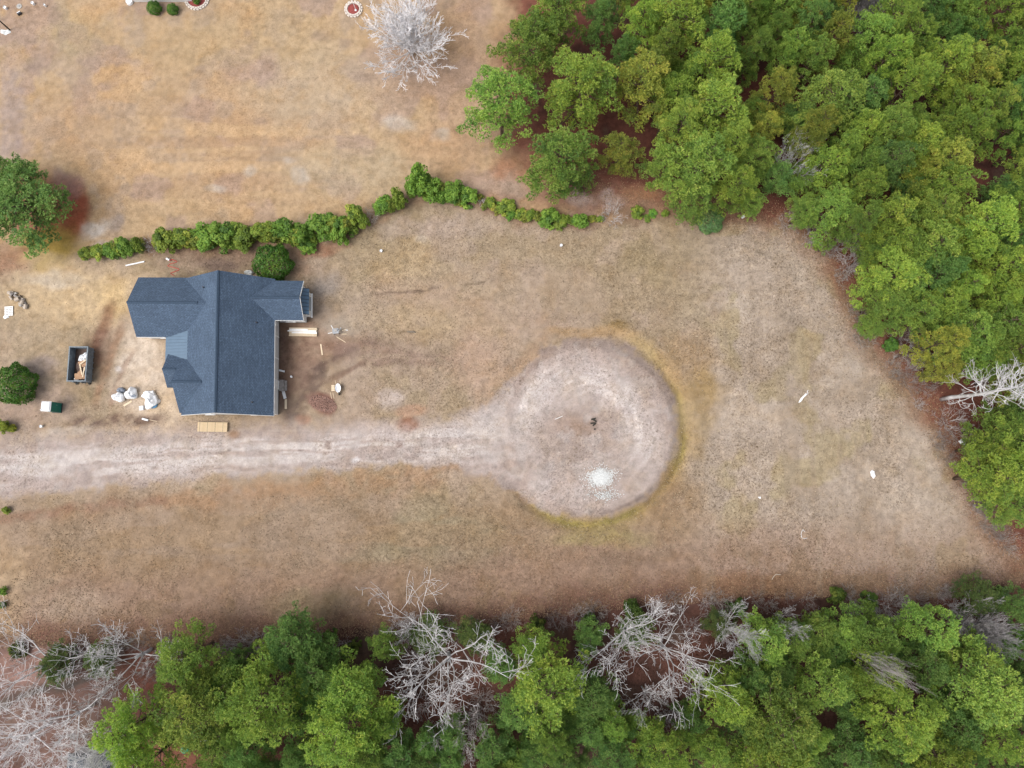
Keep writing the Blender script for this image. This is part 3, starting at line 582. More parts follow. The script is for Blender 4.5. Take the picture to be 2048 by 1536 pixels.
def bare_shape(seed, H=12.0, spread=0.8, limbs=8, trunk=0.17, first=0.25, levels=3, reach=0.58, wob=0.10, up=0.05, tw=0.0125, dense=1.0):
    """(trunk mesh, branches mesh) of a leafless tree: limbs, side branches along them, sprays of twigs"""
    r = random.Random(seed); tm, bm_ = MB(), MB(); zt = H * first; p = Vector((0, 0, 0)); tp = [p]; d = Vector((0, 0, 1))
    for k in range(4):
        d = (d + Vector((r.uniform(-.07, .07), r.uniform(-.07, .07), 0))).normalized(); p = p + d * zt / 4; tp.append(p)
    tm.tube(tp, [trunk * (1.15 - .1 * k) for k in range(5)], 8)
    def grow(p, d, L, rad, lev):
        n = (6, 4, 3, 2, 2)[lev]; pts = [p]; rads = [rad]; q = p; dirs = [d]
        for k in range(n):
            d = (d + Vector((r.gauss(0, wob), r.gauss(0, wob), r.gauss(0, wob * .7) + up)) * (1.0 if lev else .8)).normalized(); q = q + d * L / n; pts.append(q); dirs.append(d); rads.append(max(tw, rad * (1 - .8 * (k + 1) / n)))
        bm_.tube(pts, rads, (6, 5, 3, 3, 3)[lev], cap=False)
        if lev >= levels: return
        for k in range(1 if lev else 2, n + 1):
            for c_ in range(r.choice(((1, 1, 2), (1, 2), (1, 2, 2), (1, 2))[min(lev, 3)])):
                if r.random() > dense: continue
                ax = Vector((r.gauss(0, 1), r.gauss(0, 1), r.gauss(.15, .7))).normalized(); nd = (dirs[k] * .75 + ax * spread).normalized()
                fr = k / n; grow(pts[k], nd, L * r.uniform(.36, .60) * (1.15 - .40 * fr), max(tw, rads[k] * r.uniform(.4, .6)), lev + 1)
    for s_ in range(limbs):
        a = 6.283 * s_ / limbs + r.uniform(-.35, .35); tilt = r.uniform(.35, 1.25) if s_ % 3 else r.uniform(.1, .4)
        nd = Vector((math.cos(a) * math.sin(tilt), math.sin(a) * math.sin(tilt), math.cos(tilt))); grow(tp[r.choice((2, 3, 4, 4))], nd, H * reach * (r.uniform(.8, 1.1) if limbs < 20 else r.uniform(.75, .95)), trunk * r.uniform(.34, .5), 0)
    return mb_mesh(tm, 'trunk', 'grey_bark'), mb_mesh(bm_, 'branches', 'grey_bark', False)
def snag_shape(seed, H=15.0):
    """dead conifer: one long mast with short forked side limbs"""
    r = random.Random(seed); tm, bm_ = MB(), MB()
    tm.tube([(0.15 * math.sin(k), 0.12 * math.cos(k * 1.3), H * k / 8) for k in range(9)], [0.22 * (1 - 0.9 * k / 8) + 0.015 for k in range(9)], 7)
    def grow(p, d, L, rad, lev):
        q = p; pts = [p]
        for k in range(3): d = (d + Vector((r.gauss(0, .25), r.gauss(0, .25), r.gauss(0, .2)))).normalized(); q = q + d * L / 3; pts.append(q)
        bm_.tube(pts, [max(0.014, rad * (1 - .2 * k)) for k in range(4)], 4 if lev == 0 else 3, cap=False)
        if lev < 3:
            for s in range(r.choice((2, 3, 3))):
                grow(pts[r.randrange(1, 4)], (d + Vector((r.gauss(0, .7), r.gauss(0, .7), r.gauss(0, .5)))).normalized(), L * r.uniform(.45, .7), rad * .55, lev + 1)
    z = H * 0.32
    while z < H:
        a = r.uniform(0, 6.28); grow(Vector((0, 0, z)), Vector((math.cos(a), math.sin(a), .25)).normalized(), (0.6 + 2.4 * math.sin(math.pi * min(1, (z / H - .2) / .85))) * r.uniform(.6, 1.1), .055, 0); z += r.uniform(.22, .5)
    return mb_mesh(tm, 'trunk', 'grey_bark'), mb_mesh(bm_, 'branches', 'grey_bark', False)
def thicket_shape(seed, H=3.0, R=1.8, n=26):
    """leafless many-stemmed bush"""
    r = random.Random(seed); bm_ = MB()
    def grow(p, d, L, lev):
        q = p; pts = [p]
        for k in range(2): d = (d + Vector((r.gauss(0, .2), r.gauss(0, .2), r.gauss(0, .15)))).normalized(); q = q + d * L / 2; pts.append(q)
        bm_.tube(pts, 0.020 if lev == 0 else 0.010, 3, cap=False)
        if lev < 3:
            for s in range(r.choice((2, 2, 3))): grow(pts[r.choice((1, 2))], (d + Vector((r.gauss(0, .55), r.gauss(0, .55), r.gauss(0.1, .4)))).normalized(), L * .62, lev + 1)
    for k in range(n):
        a = r.uniform(0, 6.28); q = r.random() ** .5
        grow(Vector((math.cos(a) * q * R * .45, math.sin(a) * q * R * .45, 0)), Vector((math.cos(a) * q * .8, math.sin(a) * q * .8, 1)).normalized(), H * .45 * r.uniform(.7, 1.1), 0)
    return (mb_mesh(bm_, 'branches', 'grey_bark', False),)

OAKS = [bare_shape(201, 12, .8, 8, dense=.8), bare_shape(202, 12, .75, 7, dense=.82), bare_shape(203, 12, .85, 8, wob=.13, dense=.78)]
FINE = bare_shape(211, 10, .5, 46, trunk=.12, first=.12, reach=.46, wob=.05, up=.02, tw=.013, dense=.85)
UPR = [bare_shape(221, 11, .6, 7, first=.2, reach=.6, up=.14), bare_shape(222, 11, .7, 6, first=.25, reach=.55, up=.12)]
SNAG = snag_shape(231)
THICK = [thicket_shape(241), thicket_shape(242, 3.0, 2.0, 32), thicket_shape(243, 2.6, 1.6, 22)]

def shrub_shape(seed, R=1.4, H=2.6, n=3600, leaf=0.12, mat='hedge_leaf', dome=0.30, lumps=46, cone=False):
    """(stem mesh, foliage mesh): leaves on many overlapping lumps"""
    r = random.Random(seed); rg = np.random.default_rng(seed); st = MB(); cen, dr, tn = [], [], []
    for k in range(lumps):
        a = r.uniform(0, 6.28); zz = r.uniform(0.18, 0.93); q = (r.random() ** .5) * (1.0 - 0.75 * max(0, zz - dome))
        c = Vector((math.cos(a) * q * R * .88, math.sin(a) * q * R * .88, H * zz)); lr = R * r.uniform(.14, .33)
        st.tube([(0, 0, 0), (c.x * .5, c.y * .5, c.z * .55), c], [0.05, 0.035, 0.012], 4, cap=False)
        m = n // lumps; th = rg.uniform(0, 2 * np.pi, m); u = rg.uniform(-.5, 1, m); rad = lr * rg.uniform(.7, 1.05, m)
        qv = np.stack([np.sqrt(1 - u * u) * np.cos(th), np.sqrt(1 - u * u) * np.sin(th), u], 1)
        p = np.array(c) + qv * rad[:, None]; p[:, 2] = np.clip(p[:, 2], 0.05, H * 1.02)
        cen.append(p); dr.append(qv * .8 + np.array([0, 0, .6])); tn.append(np.full(m, min(1, max(0, .45 + r.gauss(0, .2)))))
    return mb_mesh(st, 'stems', 'pine_bark', False), leaves_mesh('foliage', np.concatenate(cen), np.concatenate(dr), leaf, np.concatenate(tn), seed, mat)
def ball_shape(seed, R=1.9, H=3.2, n=7000, leaf=0.10):
    """clipped round evergreen"""
    rg = np.random.default_rng(seed); st = MB()
    for k in range(7): a = 6.28 * k / 7; st.tube([(0, 0, 0), (math.cos(a) * R * .5, math.sin(a) * R * .5, H * .6)], [.06, .015], 4, cap=False)
    u = rg.uniform(-0.75, 1, n); th = rg.uniform(0, 2 * np.pi, n); q = np.stack([np.sqrt(1 - u * u) * np.cos(th), np.sqrt(1 - u * u) * np.sin(th), u], 1)
    lump = 1 + .10 * np.sin(5 * th + 2 * u + seed) * np.sqrt(1 - u * u) + .07 * np.sin(9 * th + 7 * u) + rg.normal(0, .035, n)
    p = q * lump[:, None] * np.array([R, R, H * .55]) + np.array([0, 0, H * .47]); p[:, 2] = np.maximum(p[:, 2], .05)
    patch = fbm(th * 2.2, u * 3.5, seed, 3)
    return mb_mesh(st, 'stems', 'pine_bark', False), leaves_mesh('foliage', p, q * .9 + np.array([0, 0, .3]), leaf, np.clip(.05 + 1.0 * patch + rg.normal(0, .1, n), 0, 1), seed, 'holly_leaf')
SHRUBS = [shrub_shape(301), shrub_shape(302, lumps=52), shrub_shape(303, lumps=38), shrub_shape(304, lumps=44)]
BALLS = [ball_shape(311), ball_shape(312)]
def shrub(px, py, d, h, label, group=None, tint=(1, 1, 1), pool=None, name='shrub', sy=1.0, rz=None):
    hc = h * .5; c = P(px, py, hc); R = .5 * d * mpp(px, py, hc); pool = pool or SHRUBS; r0, h0 = (1.9, 3.2) if pool is BALLS else (1.4, 2.6)
    return put_tree(name, rnd.choice(pool), (c.x, c.y, gz(c.x, c.y) - .03), (R / r0, R / r0 * sy, h / h0), rnd.uniform(0, 6.28) if rz is None else rz, label, 'shrub', group, tint, ('stems', 'foliage'))
def bare(px, py, d, h, shp, label, group=None, tint=(1, 1, 1), r0=5.6, h0=10.2, fc=.62, name='bare_tree', cat='tree', rz=None):
    c = P(px, py, h * fc); R = .5 * d * mpp(px, py, h * fc); names = ('trunk', 'branches') if len(shp) == 2 else ('branches',)
    if len(shp) == 1:
        o = link_mesh(name, shp[0], None); o.location = (c.x, c.y, gz(c.x, c.y) - .03); o.rotation_euler = (0, 0, rnd.uniform(0, 6.28)); o.scale = (R / r0, R / r0, h / h0); o.color = tint + (1,)
        return tag(o, label, cat, group)
    return put_tree(name, shp, (c.x, c.y, gz(c.x, c.y) - .05), (R / r0, R / r0, h / h0), rnd.uniform(0, 6.28) if rz is None else rz, label, cat, group, tint, names)

# ------------------------------------------------------------------ the eastern and northern pine wood
placed = []
NW = 'zero one two three four five six seven eight nine ten eleven twelve thirteen fourteen fifteen sixteen seventeen eighteen nineteen'.split()
def numw(n):
    n = max(0, min(100, int(round(n))))
    if n == 100: return 'ninety-nine'
    return NW[n] if n < 20 else 'twenty thirty forty fifty sixty seventy eighty ninety'.split()[n // 10 - 2] + ('-' + NW[n % 10] if n % 10 else '')
def place_label(px, py, d, tone, big):
    look = ('tall ' if big else 'half-hidden ') + ('broad ' if d > 84 else ('slim ' if d < 70 else '')) + {0: 'bright green', 1: 'green', 2: 'dark green', 3: 'olive', 4: 'yellow-green'}[tone]
    return look + ' pine, crown %s percent across and %s percent down the photo' % (numw(px / 20.48), numw(py / 15.36))
def wood(list_, labels_group):
    for e_ in list_:
        px, py, d, h, tone, lab = e_[:6]; placed.append((px, py, d)); pine(px, py, d, h, tone, lab, labels_group, young=len(e_) > 6)
wood([
    (1003, 205, 135, 17, 1, 'westernmost tall pine of the wood, its crown over the tan lawn'),
    (1160, 172, 140, 18, 0, 'broad bright pine right of the westernmost pine, south of a red bare gap'),
    (1118, 320, 130, 16, 1, 'pine at the southwest corner of the wood, nearest the hedge'),
    (1060, 88, 115, 16, 1, 'pine on the west edge of the wood above the westernmost pine'),
    (1108, 22, 105, 17, 1, 'pine at the top edge of the photo on the wood\'s west side'),
    (1290, 165, 112, 17, 3, 'olive-brown pine right of the red bare gap'),
    (1354, 48, 125, 19, 0, 'bright pine near the top edge, right of the red bare gap'),
    (1421, 132, 105, 19, 0, 'pine between two bright pines right of the olive-brown pine'),
    (1421, 225, 145, 18, 0, 'very broad bright pine in the middle of the wood\'s southern part'),
    (1398, 325, 122, 18, 1, 'pine just above the wood\'s southern tip'),
    (1383, 392, 85, 12, 1, 'small pine at the wood\'s southern tip over red pine straw'),
    (1240, 306, 78, 11, 3, 'thin olive pine over the red straw right of the southwest corner pine'),
    (1325, 332, 72, 12, 1, 'small pine left of the southern tip beside a strip of red straw'),
    (1200, 40, 70, 13, 2, 'dark small pine north of the red bare gap'),
    (1250, 110, 60, 12, 2, 'dark pine on the right rim of the red bare gap'),
    (1485, 73, 48, 14, 1, 'slim bright pine left of a brown gap near the top'),
    (1549, 68, 52, 15, 1, 'slim bright pine right of a brown gap near the top'),
    (1508, 108, 62, 16, 1, 'slim pine south of the brown gap near the top'),
    (1549, 185, 76, 16, 3, 'pine with orange-brown needles in the middle of the wood'),
    (1525, 262, 62, 13, 3, 'small brownish pine south of the orange-brown pine'),
    (1661, 78, 70, 17, 3, 'olive pine near the top, left of the grey thicket'),
    (1652, 207, 130, 18, 4, 'broad pale olive pine with bare grey twigs showing through'),
    (1505, 318, 80, 14, 1, 'pine left of the grey fallen branches at the wood\'s south side'),
    (1554, 352, 64, 10, 2, 'dark low pine under the grey fallen branches'),
    (1652, 338, 85, 15, 0, 'bright pine right of the grey fallen branches'),
    (1720, 335, 75, 16, 1, 'pine second to the right of the grey fallen branches'),
    (1666, 420, 95, 13, 1, 'low pine on the field edge left of the first bare thicket'),
    (1610, 420, 60, 9, 1, 'small pine on the field edge above the straw corner'),
    (1500, 405, 52, 9, 1, 'small yellow-green pine reaching onto the straw at the field\'s north corner'),
    (1775, 436, 90, 16, 0, 'bright pine above the first bare thicket on the field edge'),
    (1793, 487, 78, 15, 0, 'yellow-green pine right of the first bare thicket'),
    (1749, 500, 52, 11, 1, 'small pine leaning over the bare thicket'),
    (1882, 385, 100, 18, 0, 'tall bright pine up the slope from the field\'s bare thicket'),
    (1855, 432, 80, 17, 4, 'pine between the tall bright pine and the yellow-green pine'),
    (1954, 455, 120, 19, 0, 'very bright broad pine near the right edge above the dark gap'),
    (1928, 500, 80, 17, 0, 'pine just below the very bright broad pine'),
    (1786, 553, 115, 15, 0, 'broad pine on the field edge below the bare thicket'),
    (1775, 600, 85, 12, 1, 'pine on the field edge with yellow-green needles at its foot'),
    (1873, 606, 85, 15, 0, 'pine left of the dark hollow in the eastern wood'),
    (1917, 578, 72, 16, 0, 'bright pine below the dark hollow in the eastern wood'),
    (1994, 536, 90, 17, 0, 'pine near the right edge below the very bright broad pine'),
    (1989, 604, 78, 15, 0, 'round bright pine near the right edge, third row down'),
    (1745, 648, 52, 6, 1, 'low pine sapling on the field edge above the second bare thicket'),
    (1838, 622, 75, 14, 1, 'pine above the second bare thicket'),
    (1931, 664, 105, 15, 1, 'broad pine above the fallen-looking grey snag, left of two'),
    (1992, 652, 100, 16, 1, 'broad pine above the grey snag, right of two'),
    (1975, 712, 85, 12, 1, 'pine directly above the tall grey snag'),
    (1887, 733, 68, 9, 3, 'low yellowish pine left of the tall grey snag'),
    (2002, 858, 85, 13, 1, 'pine below the tall grey snag at the right edge'),
    (1980, 898, 72, 12, 0, 'bright pine beside the white rubbish at the field edge'),
    (1990, 958, 110, 14, 0, 'broad bright pine on the field edge near the lower right'),
    (2036, 926, 80, 15, 0, 'pine at the right edge behind the broad bright field-edge pine'),
    (2024, 1012, 85, 12, 1, 'last pine of the eastern wood on the field\'s lower right corner'),
    (1165, 385 - 20, 40, 5, 1, 'pine sapling on red straw below the southwest corner pine', 1),
    (1625, 125, 70, 16, 1, 'pine left of the olive pine near the top'),
    (1578, 105, 60, 15, 1, 'pine right of the brown gap, a row below the slim pines'),
], 'pines of the eastern wood')
gaps = [(1205, 112, 46), (1290, 300, 26), (1520, 65, 24), (1925, 548, 26), (1580, 285, 28), (1920, 770, 60), (1935, 330, 26), (2000, 330, 20), (1730, 12, 34), (1600, 170, 16), (1490, 160, 18), (1770, 390, 16), (1960, 375, 18), (1250, 5, 14), (1850, 205, 18)]
POLY = [(1240, -70), (1240, 70), (1330, 120), (1350, 360), (1480, 395), (1620, 400), (1740, 470), (1800, 600), (1880, 700), (1960, 740), (2030, 830), (2040, 1010), (2130, 1010), (2130, -70)]
wseen = set(); tries = 0; nfill = 0; frnd = random.Random(5)
while tries < 5200:
    tries += 1; px, py = frnd.uniform(1240, 2120), frnd.uniform(-60, 1000)
    if not bool(in_poly(np.array([px]), np.array([py]), POLY)[0]): continue
    if any(math.hypot(px - g_[0], py - g_[1]) < g_[2] + 22 for g_ in gaps): continue
    if any(math.hypot(px - q_[0], py - q_[1]) < 25 + 0.26 * q_[2] for q_ in placed): continue
    if (round(min(px, 2028) / 20.48), round(py / 15.36)) in wseen: continue
    wseen.add((round(min(px, 2028) / 20.48), round(py / 15.36)))
    d = frnd.uniform(62, 98); placed.append((px, py, d)); nfill += 1
    big = frnd.random() < 0.72
    tn_ = frnd.choice((0, 0, 1, 1, 4, 2, 4, 3) if big else (1, 2, 2))
    where = 'northeast corner' if px > 1720 and py < 300 else ('northern middle' if py < 300 else 'eastern side')
    pine(px, py, d if big else d * .75, frnd.uniform(14, 19) if big else frnd.uniform(8, 12), tn_, place_label(px, py, d, tn_, big), ('tall pines, ' if big else 'smaller pines, ') + where)
# ------------------------------------------------------------------ the southern tree belt
wood([
    (372, 1315, 115, 13, 1, 'pine right of the bare grey trees, touching the brown field'),
    (392, 1420, 155, 16, 4, 'broad pine above the shed with the white fascia'),
    (262, 1452, 122, 17, 0, 'yellow-green pine left of the shed near the bottom edge'),
    (285, 1530, 120, 16, 0, 'yellow-green pine cut by the bottom edge left of the green junk'),
    (592, 1285, 115, 12, 2, 'dark green pine touching the field, right of the thin bare bush'),
    (530, 1402, 172, 18, 0, 'large round yellow-green pine right of the shed'),
    (640, 1340, 100, 13, 2, 'dark pine behind the large round pine'),
    (705, 1370, 120, 15, 1, 'pine left of the large bare oak'),
    (690, 1455, 150, 17, 0, 'bright pine right of the large round pine near the bottom'),
    (770, 1290, 62, 9, 1, 'small bright pine touching the field left of the large bare oak'),
    (775, 1440, 70, 11, 1, 'small pine low left of the large bare oak'),
    (1062, 1290, 70, 12, 1, 'pine tip touching the field between the two large bare trees'),
    (1092, 1370, 155, 17, 0, 'large bright pine between the two big bare trees'),
    (1180, 1390, 100, 13, 2, 'dark pine right behind the large bright pine'),
    (1105, 1470, 82, 14, 1, 'pine below the large bright pine'),
    (985, 1492, 88, 10, 2, 'dark low pine below the large bare oak'),
    (800, 1505, 90, 9, 2, 'dark low pine at the bottom edge left of the large bare oak'),
    (900, 1515, 70, 8, 2, 'low dark pine at the bottom edge below the large bare oak'),
    (1325, 1492, 105, 15, 0, 'bright pine at the bottom edge below the forked bare tree'),
    (1225, 1505, 92, 11, 2, 'dark pine at the bottom edge left of the forked bare tree\'s foot'),
    (1450, 1395, 105, 15, 0, 'bright pine right of the forked bare tree'),
    (1532, 1282, 95, 11, 1, 'pine touching the field right of the upright bare tree'),
    (1560, 1440, 150, 18, 4, 'very large pine in the middle of the lower right belt'),
    (1540, 1520, 125, 17, 0, 'bright pine cut by the bottom edge, lower right belt'),
    (1640, 1362, 110, 15, 1, 'pine above right of the very large pine'),
    (1755, 1345, 105, 16, 0, 'bright pine with a grey hollow in its crown'),
    (1742, 1276, 105, 12, 1, 'pine below the row of bare field-edge shrubs'),
    (1860, 1262, 105, 12, 1, 'tall-looking green pine left of the grey bare clump'),
    (1850, 1330, 90, 12, 2, 'darker pine left of a dark red gap'),
    (1800, 1432, 140, 18, 0, 'large yellow-green pine in the lower right belt'),
    (1962, 1372, 160, 17, 4, 'large pine near the right edge of the southern belt'),
    (1900, 1450, 100, 13, 2, 'dark pine between two large pines lower right'),
    (1990, 1470, 100, 16, 0, 'bright pine in the lower right corner'),
    (1700, 1500, 100, 11, 2, 'dark pine at the bottom edge between two bright ones'),
    (1880, 1520, 105, 16, 0, 'bright pine cut by the bottom edge near the lower right corner'),
    (2035, 1215, 70, 9, 2, 'dark pine at the right edge where the field ends'),
    (440, 1500, 90, 8, 1, 'low pine right of the green junk at the bottom edge'),
    (1415, 1490, 80, 13, 1, 'pine left of the very large pine'),
    (1632, 1262, 85, 9, 1, 'small pine touching the field left of the bare shrubs'),
    (1585, 1280, 80, 10, 1, 'pine at the field edge between the upright bare tree and the bare shrubs'),
    (1690, 1262, 80, 9, 1, 'pine at the field edge just left of the grey bare pair'),
    (1180, 1275, 60, 6, 2, 'dark low pine at the field edge left of the forked bare trees'),
    (950, 1275, 70, 6, 5, 'dark understory evergreen right of the oak\'s crown at the field edge'),
    (1000, 1330, 70, 8, 2, 'low dark pine right of the large bare oak'),
    (860, 1270, 80, 5, 5, 'low evergreen under the large bare oak at the field edge'),
    (200, 1320, 60, 5, 5, 'low evergreen between the bare trees at the field edge, right one'),
    (110, 1330, 70, 5, 5, 'low evergreen between the bare trees at the field edge, left one'),
    (1270, 1265, 70, 5, 5, 'low evergreen beneath the forked bare tree at the field edge'),
    (1440, 1250, 60, 4, 5, 'low evergreen on the field edge left of the upright bare tree'),
    (1960, 1195, 80, 6, 5, 'dark evergreen where the southern belt meets the field\'s corner'),
], 'pines of the southern belt')
srnd = random.Random(11); k = 0
for i in range(900):
    px, py = srnd.uniform(420, 2080), srnd.uniform(1290, 1580)
    if any(math.hypot(px - q_[0], py - q_[1]) < 26 + .27 * q_[2] for q_ in placed): continue
    if math.hypot((px - 890) / 150, (py - 1360) / 110) < 1 or math.hypot((px - 1300) / 150, (py - 1330) / 120) < 1 or py < 1330 and px < 1600: continue
    if (min(99, round(px / 20.48)), min(99, round(py / 15.36))) in wseen: continue
    wseen.add((min(99, round(px / 20.48)), min(99, round(py / 15.36))))
    placed.append((px, py, 70)); d = srnd.uniform(55, 80); tn_ = srnd.choice((1, 2, 2)); pine(px, py, d, srnd.uniform(7, 12), tn_, place_label(px, py, d, tn_, False), 'filling pines of the southern belt')
# ------------------------------------------------------------------ bare trees and thickets
WHITE = (1.0, 1.0, 1.0); GREYT = (0.72, 0.68, 0.66)
bare(812, 58, 205, 8.5, FINE, 'dense silvery leafless tree standing on the neighbour\'s lawn', tint=(1.3, 1.3, 1.32), r0=4.4, h0=6.6)
bare(885, 1340, 290, 12, OAKS[0], 'large spreading bare oak in the middle of the southern belt')
bare(1262, 1278, 215, 12, OAKS[1], 'left half of the pair of forked bare trees, leaning over the field')
bare(1350, 1318, 220, 12, OAKS[2], 'right one of the pair of forked bare trees, above the dark red floor')
bare(1480, 1268, 110, 10, UPR[0], 'upright bare tree right of the forked pair', r0=4.3, h0=9.6)
bare(1300, 1400, 110, 8, OAKS[1], 'lower bare tree below the forked pair', tint=(0.9, 0.9, 0.9))
bare(238, 1330, 190, 11, UPR[1], 'bare tree left of the first southern pine, touching the field', r0=4.3, h0=9.6)
bare(45, 1352, 225, 11, OAKS[2], 'bare tree at the left edge reaching over the field', tint=(1.3, 1.3, 1.3))
bare(112, 1450, 240, 11, OAKS[0], 'pale bare tree at lower left, above the dark roof', tint=(1.32, 1.32, 1.32))
bare(15, 1492, 230, 11, OAKS[1], 'pale bare tree in the lower left corner', tint=(1.3, 1.3, 1.3))
bare(195, 1500, 170, 11, UPR[0], 'bare tree just above the dark roof at the bottom edge', tint=(1.32, 1.32, 1.32), r0=4.3, h0=9.6)
bare(910, 1470, 130, 8, UPR[1], 'low bare tree under the large bare oak', tint=GREYT, r0=4.3, h0=9.6)
bare(1975, 1265, 140, 8, FINE, 'grey twiggy tree near the right edge of the southern belt', tint=(0.62, 0.6, 0.6), r0=4.4, h0=6.6)
bare(1580, 1255, 70, 8, UPR[0], 'small bare tree at the field edge, right of the upright bare tree', r0=4.3, h0=9.6)
bare(1590, 320, 85, 11, UPR[1], 'grey dead tree caught among pines at the wood\'s south side', r0=4.3, h0=9.6)
bare(1735, 8, 80, 9, FINE, 'grey bare tree at the top edge in the northern wood', tint=(0.6, 0.58, 0.6), r0=4.4, h0=6.6)
bare(820, 1258, 80, 7, UPR[1], 'slim bare tree reaching onto the field left of the large oak', r0=4.3, h0=9.6)
bare(1750, 1330, 60, 16, UPR[0], 'grey dead top standing in a pine crown, lower right', tint=GREYT, r0=4.3, h0=9.6)
c = P(1885, 800); o = put_tree('dead_tree', SNAG, (c.x, c.y, gz(c.x, c.y) - .05), (1.15, 1.15, 1.0), 1.0, 'tall grey dead tree leaning out of the photo at the right edge', 'tree', None, (1.05, 1.05, 1.05), ('trunk', 'branches'))
for i, (px, py, d, h, lab) in enumerate([
    (1685, 485, 80, 4, 'upper of the bare thickets on the eastern field edge'), (1712, 520, 70, 4, 'bare thicket just below the upper one on the eastern field edge'), (1735, 470, 60, 5, 'bare thicket tucked under the pines beside the upper thickets'),
    (1815, 668, 70, 4, 'bare thicket in the gap below the pine sapling'), (1840, 705, 80, 4, 'bare thicket over the red hollow on the field edge'), (1832, 735, 50, 3.5, 'lowest bare thicket over the red hollow'),
    (1915, 845, 80, 3.5, 'bare thicket below the tall grey dead tree'), (1955, 890, 60, 3.5, 'bare thicket beside the white rubbish'), (1945, 915, 50, 3, 'bare thicket over the dark spot on the field edge'),
    (480, 1310, 90, 4.5, 'thin bare bush between two southern pines'), (510, 1290, 60, 4, 'bare bush touching the dark green southern pine'), (1750, 1222, 60, 4, 'grey bare shrub on the field edge, left of a pair'), (1805, 1222, 80, 4.5, 'grey bare shrub on the field edge, right of a pair'), (1715, 1225, 50, 3.5, 'small reddish bare shrub left of the grey pair'),
    (1770, 1252, 60, 4, 'bare shrub under the grey pair on the field edge'), (1225, 425, 55, 2.6, 'pale bare shrub at the right end of the hedge'), (985, 1300, 60, 4, 'bare bush between the oak and the large bright pine'), (1395, 1255, 70, 4, 'brownish bare bush on the field edge left of the upright tree'), (1640, 1250, 60, 3.5, 'bare bush on the field edge beside a small pine'),
    (2000, 1210, 70, 3, 'dark bare bush near the field\'s lower right corner'), (1920, 1225, 60, 3, 'bare bush in the belt left of the grey twiggy tree'), (820, 1330, 70, 4, 'bare bush left under the large oak'), (960, 1420, 80, 4, 'bare bush right under the large oak'), (840, 1420, 90, 4, 'bare bush below the large oak'), (1400, 1370, 70, 4, 'bare bush right of the forked trees'),
    (300, 1350, 50, 3.5, 'bare bush beside the first southern pine'), (1340, 1440, 70, 3.5, 'bare bush below the forked trees'), (1860, 770, 50, 3, 'bare bush at the foot of the tall grey dead tree'), (1625, 470, 46, 2.5, 'bare bush at the upper end of the eastern field edge'), (1990, 1300, 90, 4, 'bare bush below the grey twiggy tree')]):
    bare(px, py, d, h, THICK[i % 3], lab, 'bare bushes', rnd.choice([(0.75, 0.70, 0.68), (0.62, 0.57, 0.55), (0.85, 0.82, 0.8)]), r0=2.3, h0=3.6, fc=.5, name='bare_bush', cat='bush')
urnd = random.Random(17)
seen = set()
for line, lab in (([(p_[0], p_[1] + 6) for p_ in TREE_S[1:]], 'southern tree belt'), (WOOD_E[8:18], 'eastern wood')):
    d_tot = 0
    for (ax, ay), (bx, by) in zip(line[:-1], line[1:]):
        L = math.hypot(bx - ax, by - ay); n = int(L / 34)
        for k in range(n):
            t = (k + urnd.random()) / n; px, py = ax + (bx - ax) * t + urnd.uniform(-8, 8), ay + (by - ay) * t + urnd.uniform(-6, 22)
            if px > 2040 or px < 5: continue
            where = '%s percent across and %s percent down the photo' % (numw(px / 20.48), numw(py / 15.36))
            if where in seen: continue
            seen.add(where)
            if urnd.random() < .68 or lab == 'eastern wood': bare(px, py, urnd.uniform(34, 60), urnd.uniform(1.8, 3.2), THICK[urnd.randrange(3)], 'low bare bush on the field edge, ' + where, 'low bushes along the ' + lab, urnd.choice([(.6, .55, .5), (.5, .45, .42), (.8, .75, .72)]), 2.3, 3.6, .5, 'bare_bush', 'bush')
            else:
                g_ = urnd.uniform(.3, .55); shrub(px, py, urnd.uniform(26, 48), urnd.uniform(1.2, 2.4), 'low green shrub on the field edge, ' + where, 'low shrubs along the ' + lab, (g_ * urnd.uniform(.8, 1.2), g_, g_ * .9), SHRUBS, 'shrub')
# ------------------------------------------------------------------ lone pine, hedge and garden shrubs
for i, (px, py, d, h, tone) in enumerate([(40, 405, 165, 11, 2), (-8, 345, 100, 11, 2)]):
    pine(px, py, d, h, tone, ('dark green pine alone at the left edge above the red straw', 'dark pine cut by the left edge behind the lone pine')[i], 'pines at the left edge')
HED = [(170, 508, 34, 1.2), (198, 502, 36, 1.3), (222, 498, 40, 1.4), (248, 495, 42, 1.6), (276, 488, 34, 1.8), (330, 478, 56, 2.6), (368, 476, 62, 2.9), (408, 478, 60, 2.8), (448, 474, 60, 2.8), (486, 476, 58, 2.8), (530, 462, 62, 3.0), (570, 462, 66, 3.2), (606, 468, 60, 2.9), (614, 494, 42, 1.6), (645, 455, 60, 3.0), (682, 456, 62, 3.0), (712, 436, 54, 3.0),
       (768, 408, 48, 2.6), (796, 396, 48, 2.6), (838, 362, 72, 4.2), (862, 384, 56, 3.2), (908, 388, 50, 2.4), (936, 390, 46, 2.3), (982, 410, 26, 1.0), (1012, 416, 38, 1.3), (1040, 424, 28, 1.0), (1060, 434, 26, 1.0), (1098, 438, 44, 1.7), (1128, 438, 36, 1.2), (1160, 438, 40, 1.6), (1200, 440, 18, 0.7), (1275, 428, 32, 1.0), (1330, 424, 22, 0.8)]
ords = ['first', 'second', 'third', 'fourth', 'fifth', 'sixth', 'seventh', 'eighth', 'ninth', 'tenth', 'eleventh', 'twelfth', 'thirteenth', 'fourteenth', 'fifteenth', 'sixteenth', 'seventeenth', 'eighteenth', 'nineteenth', 'twentieth']
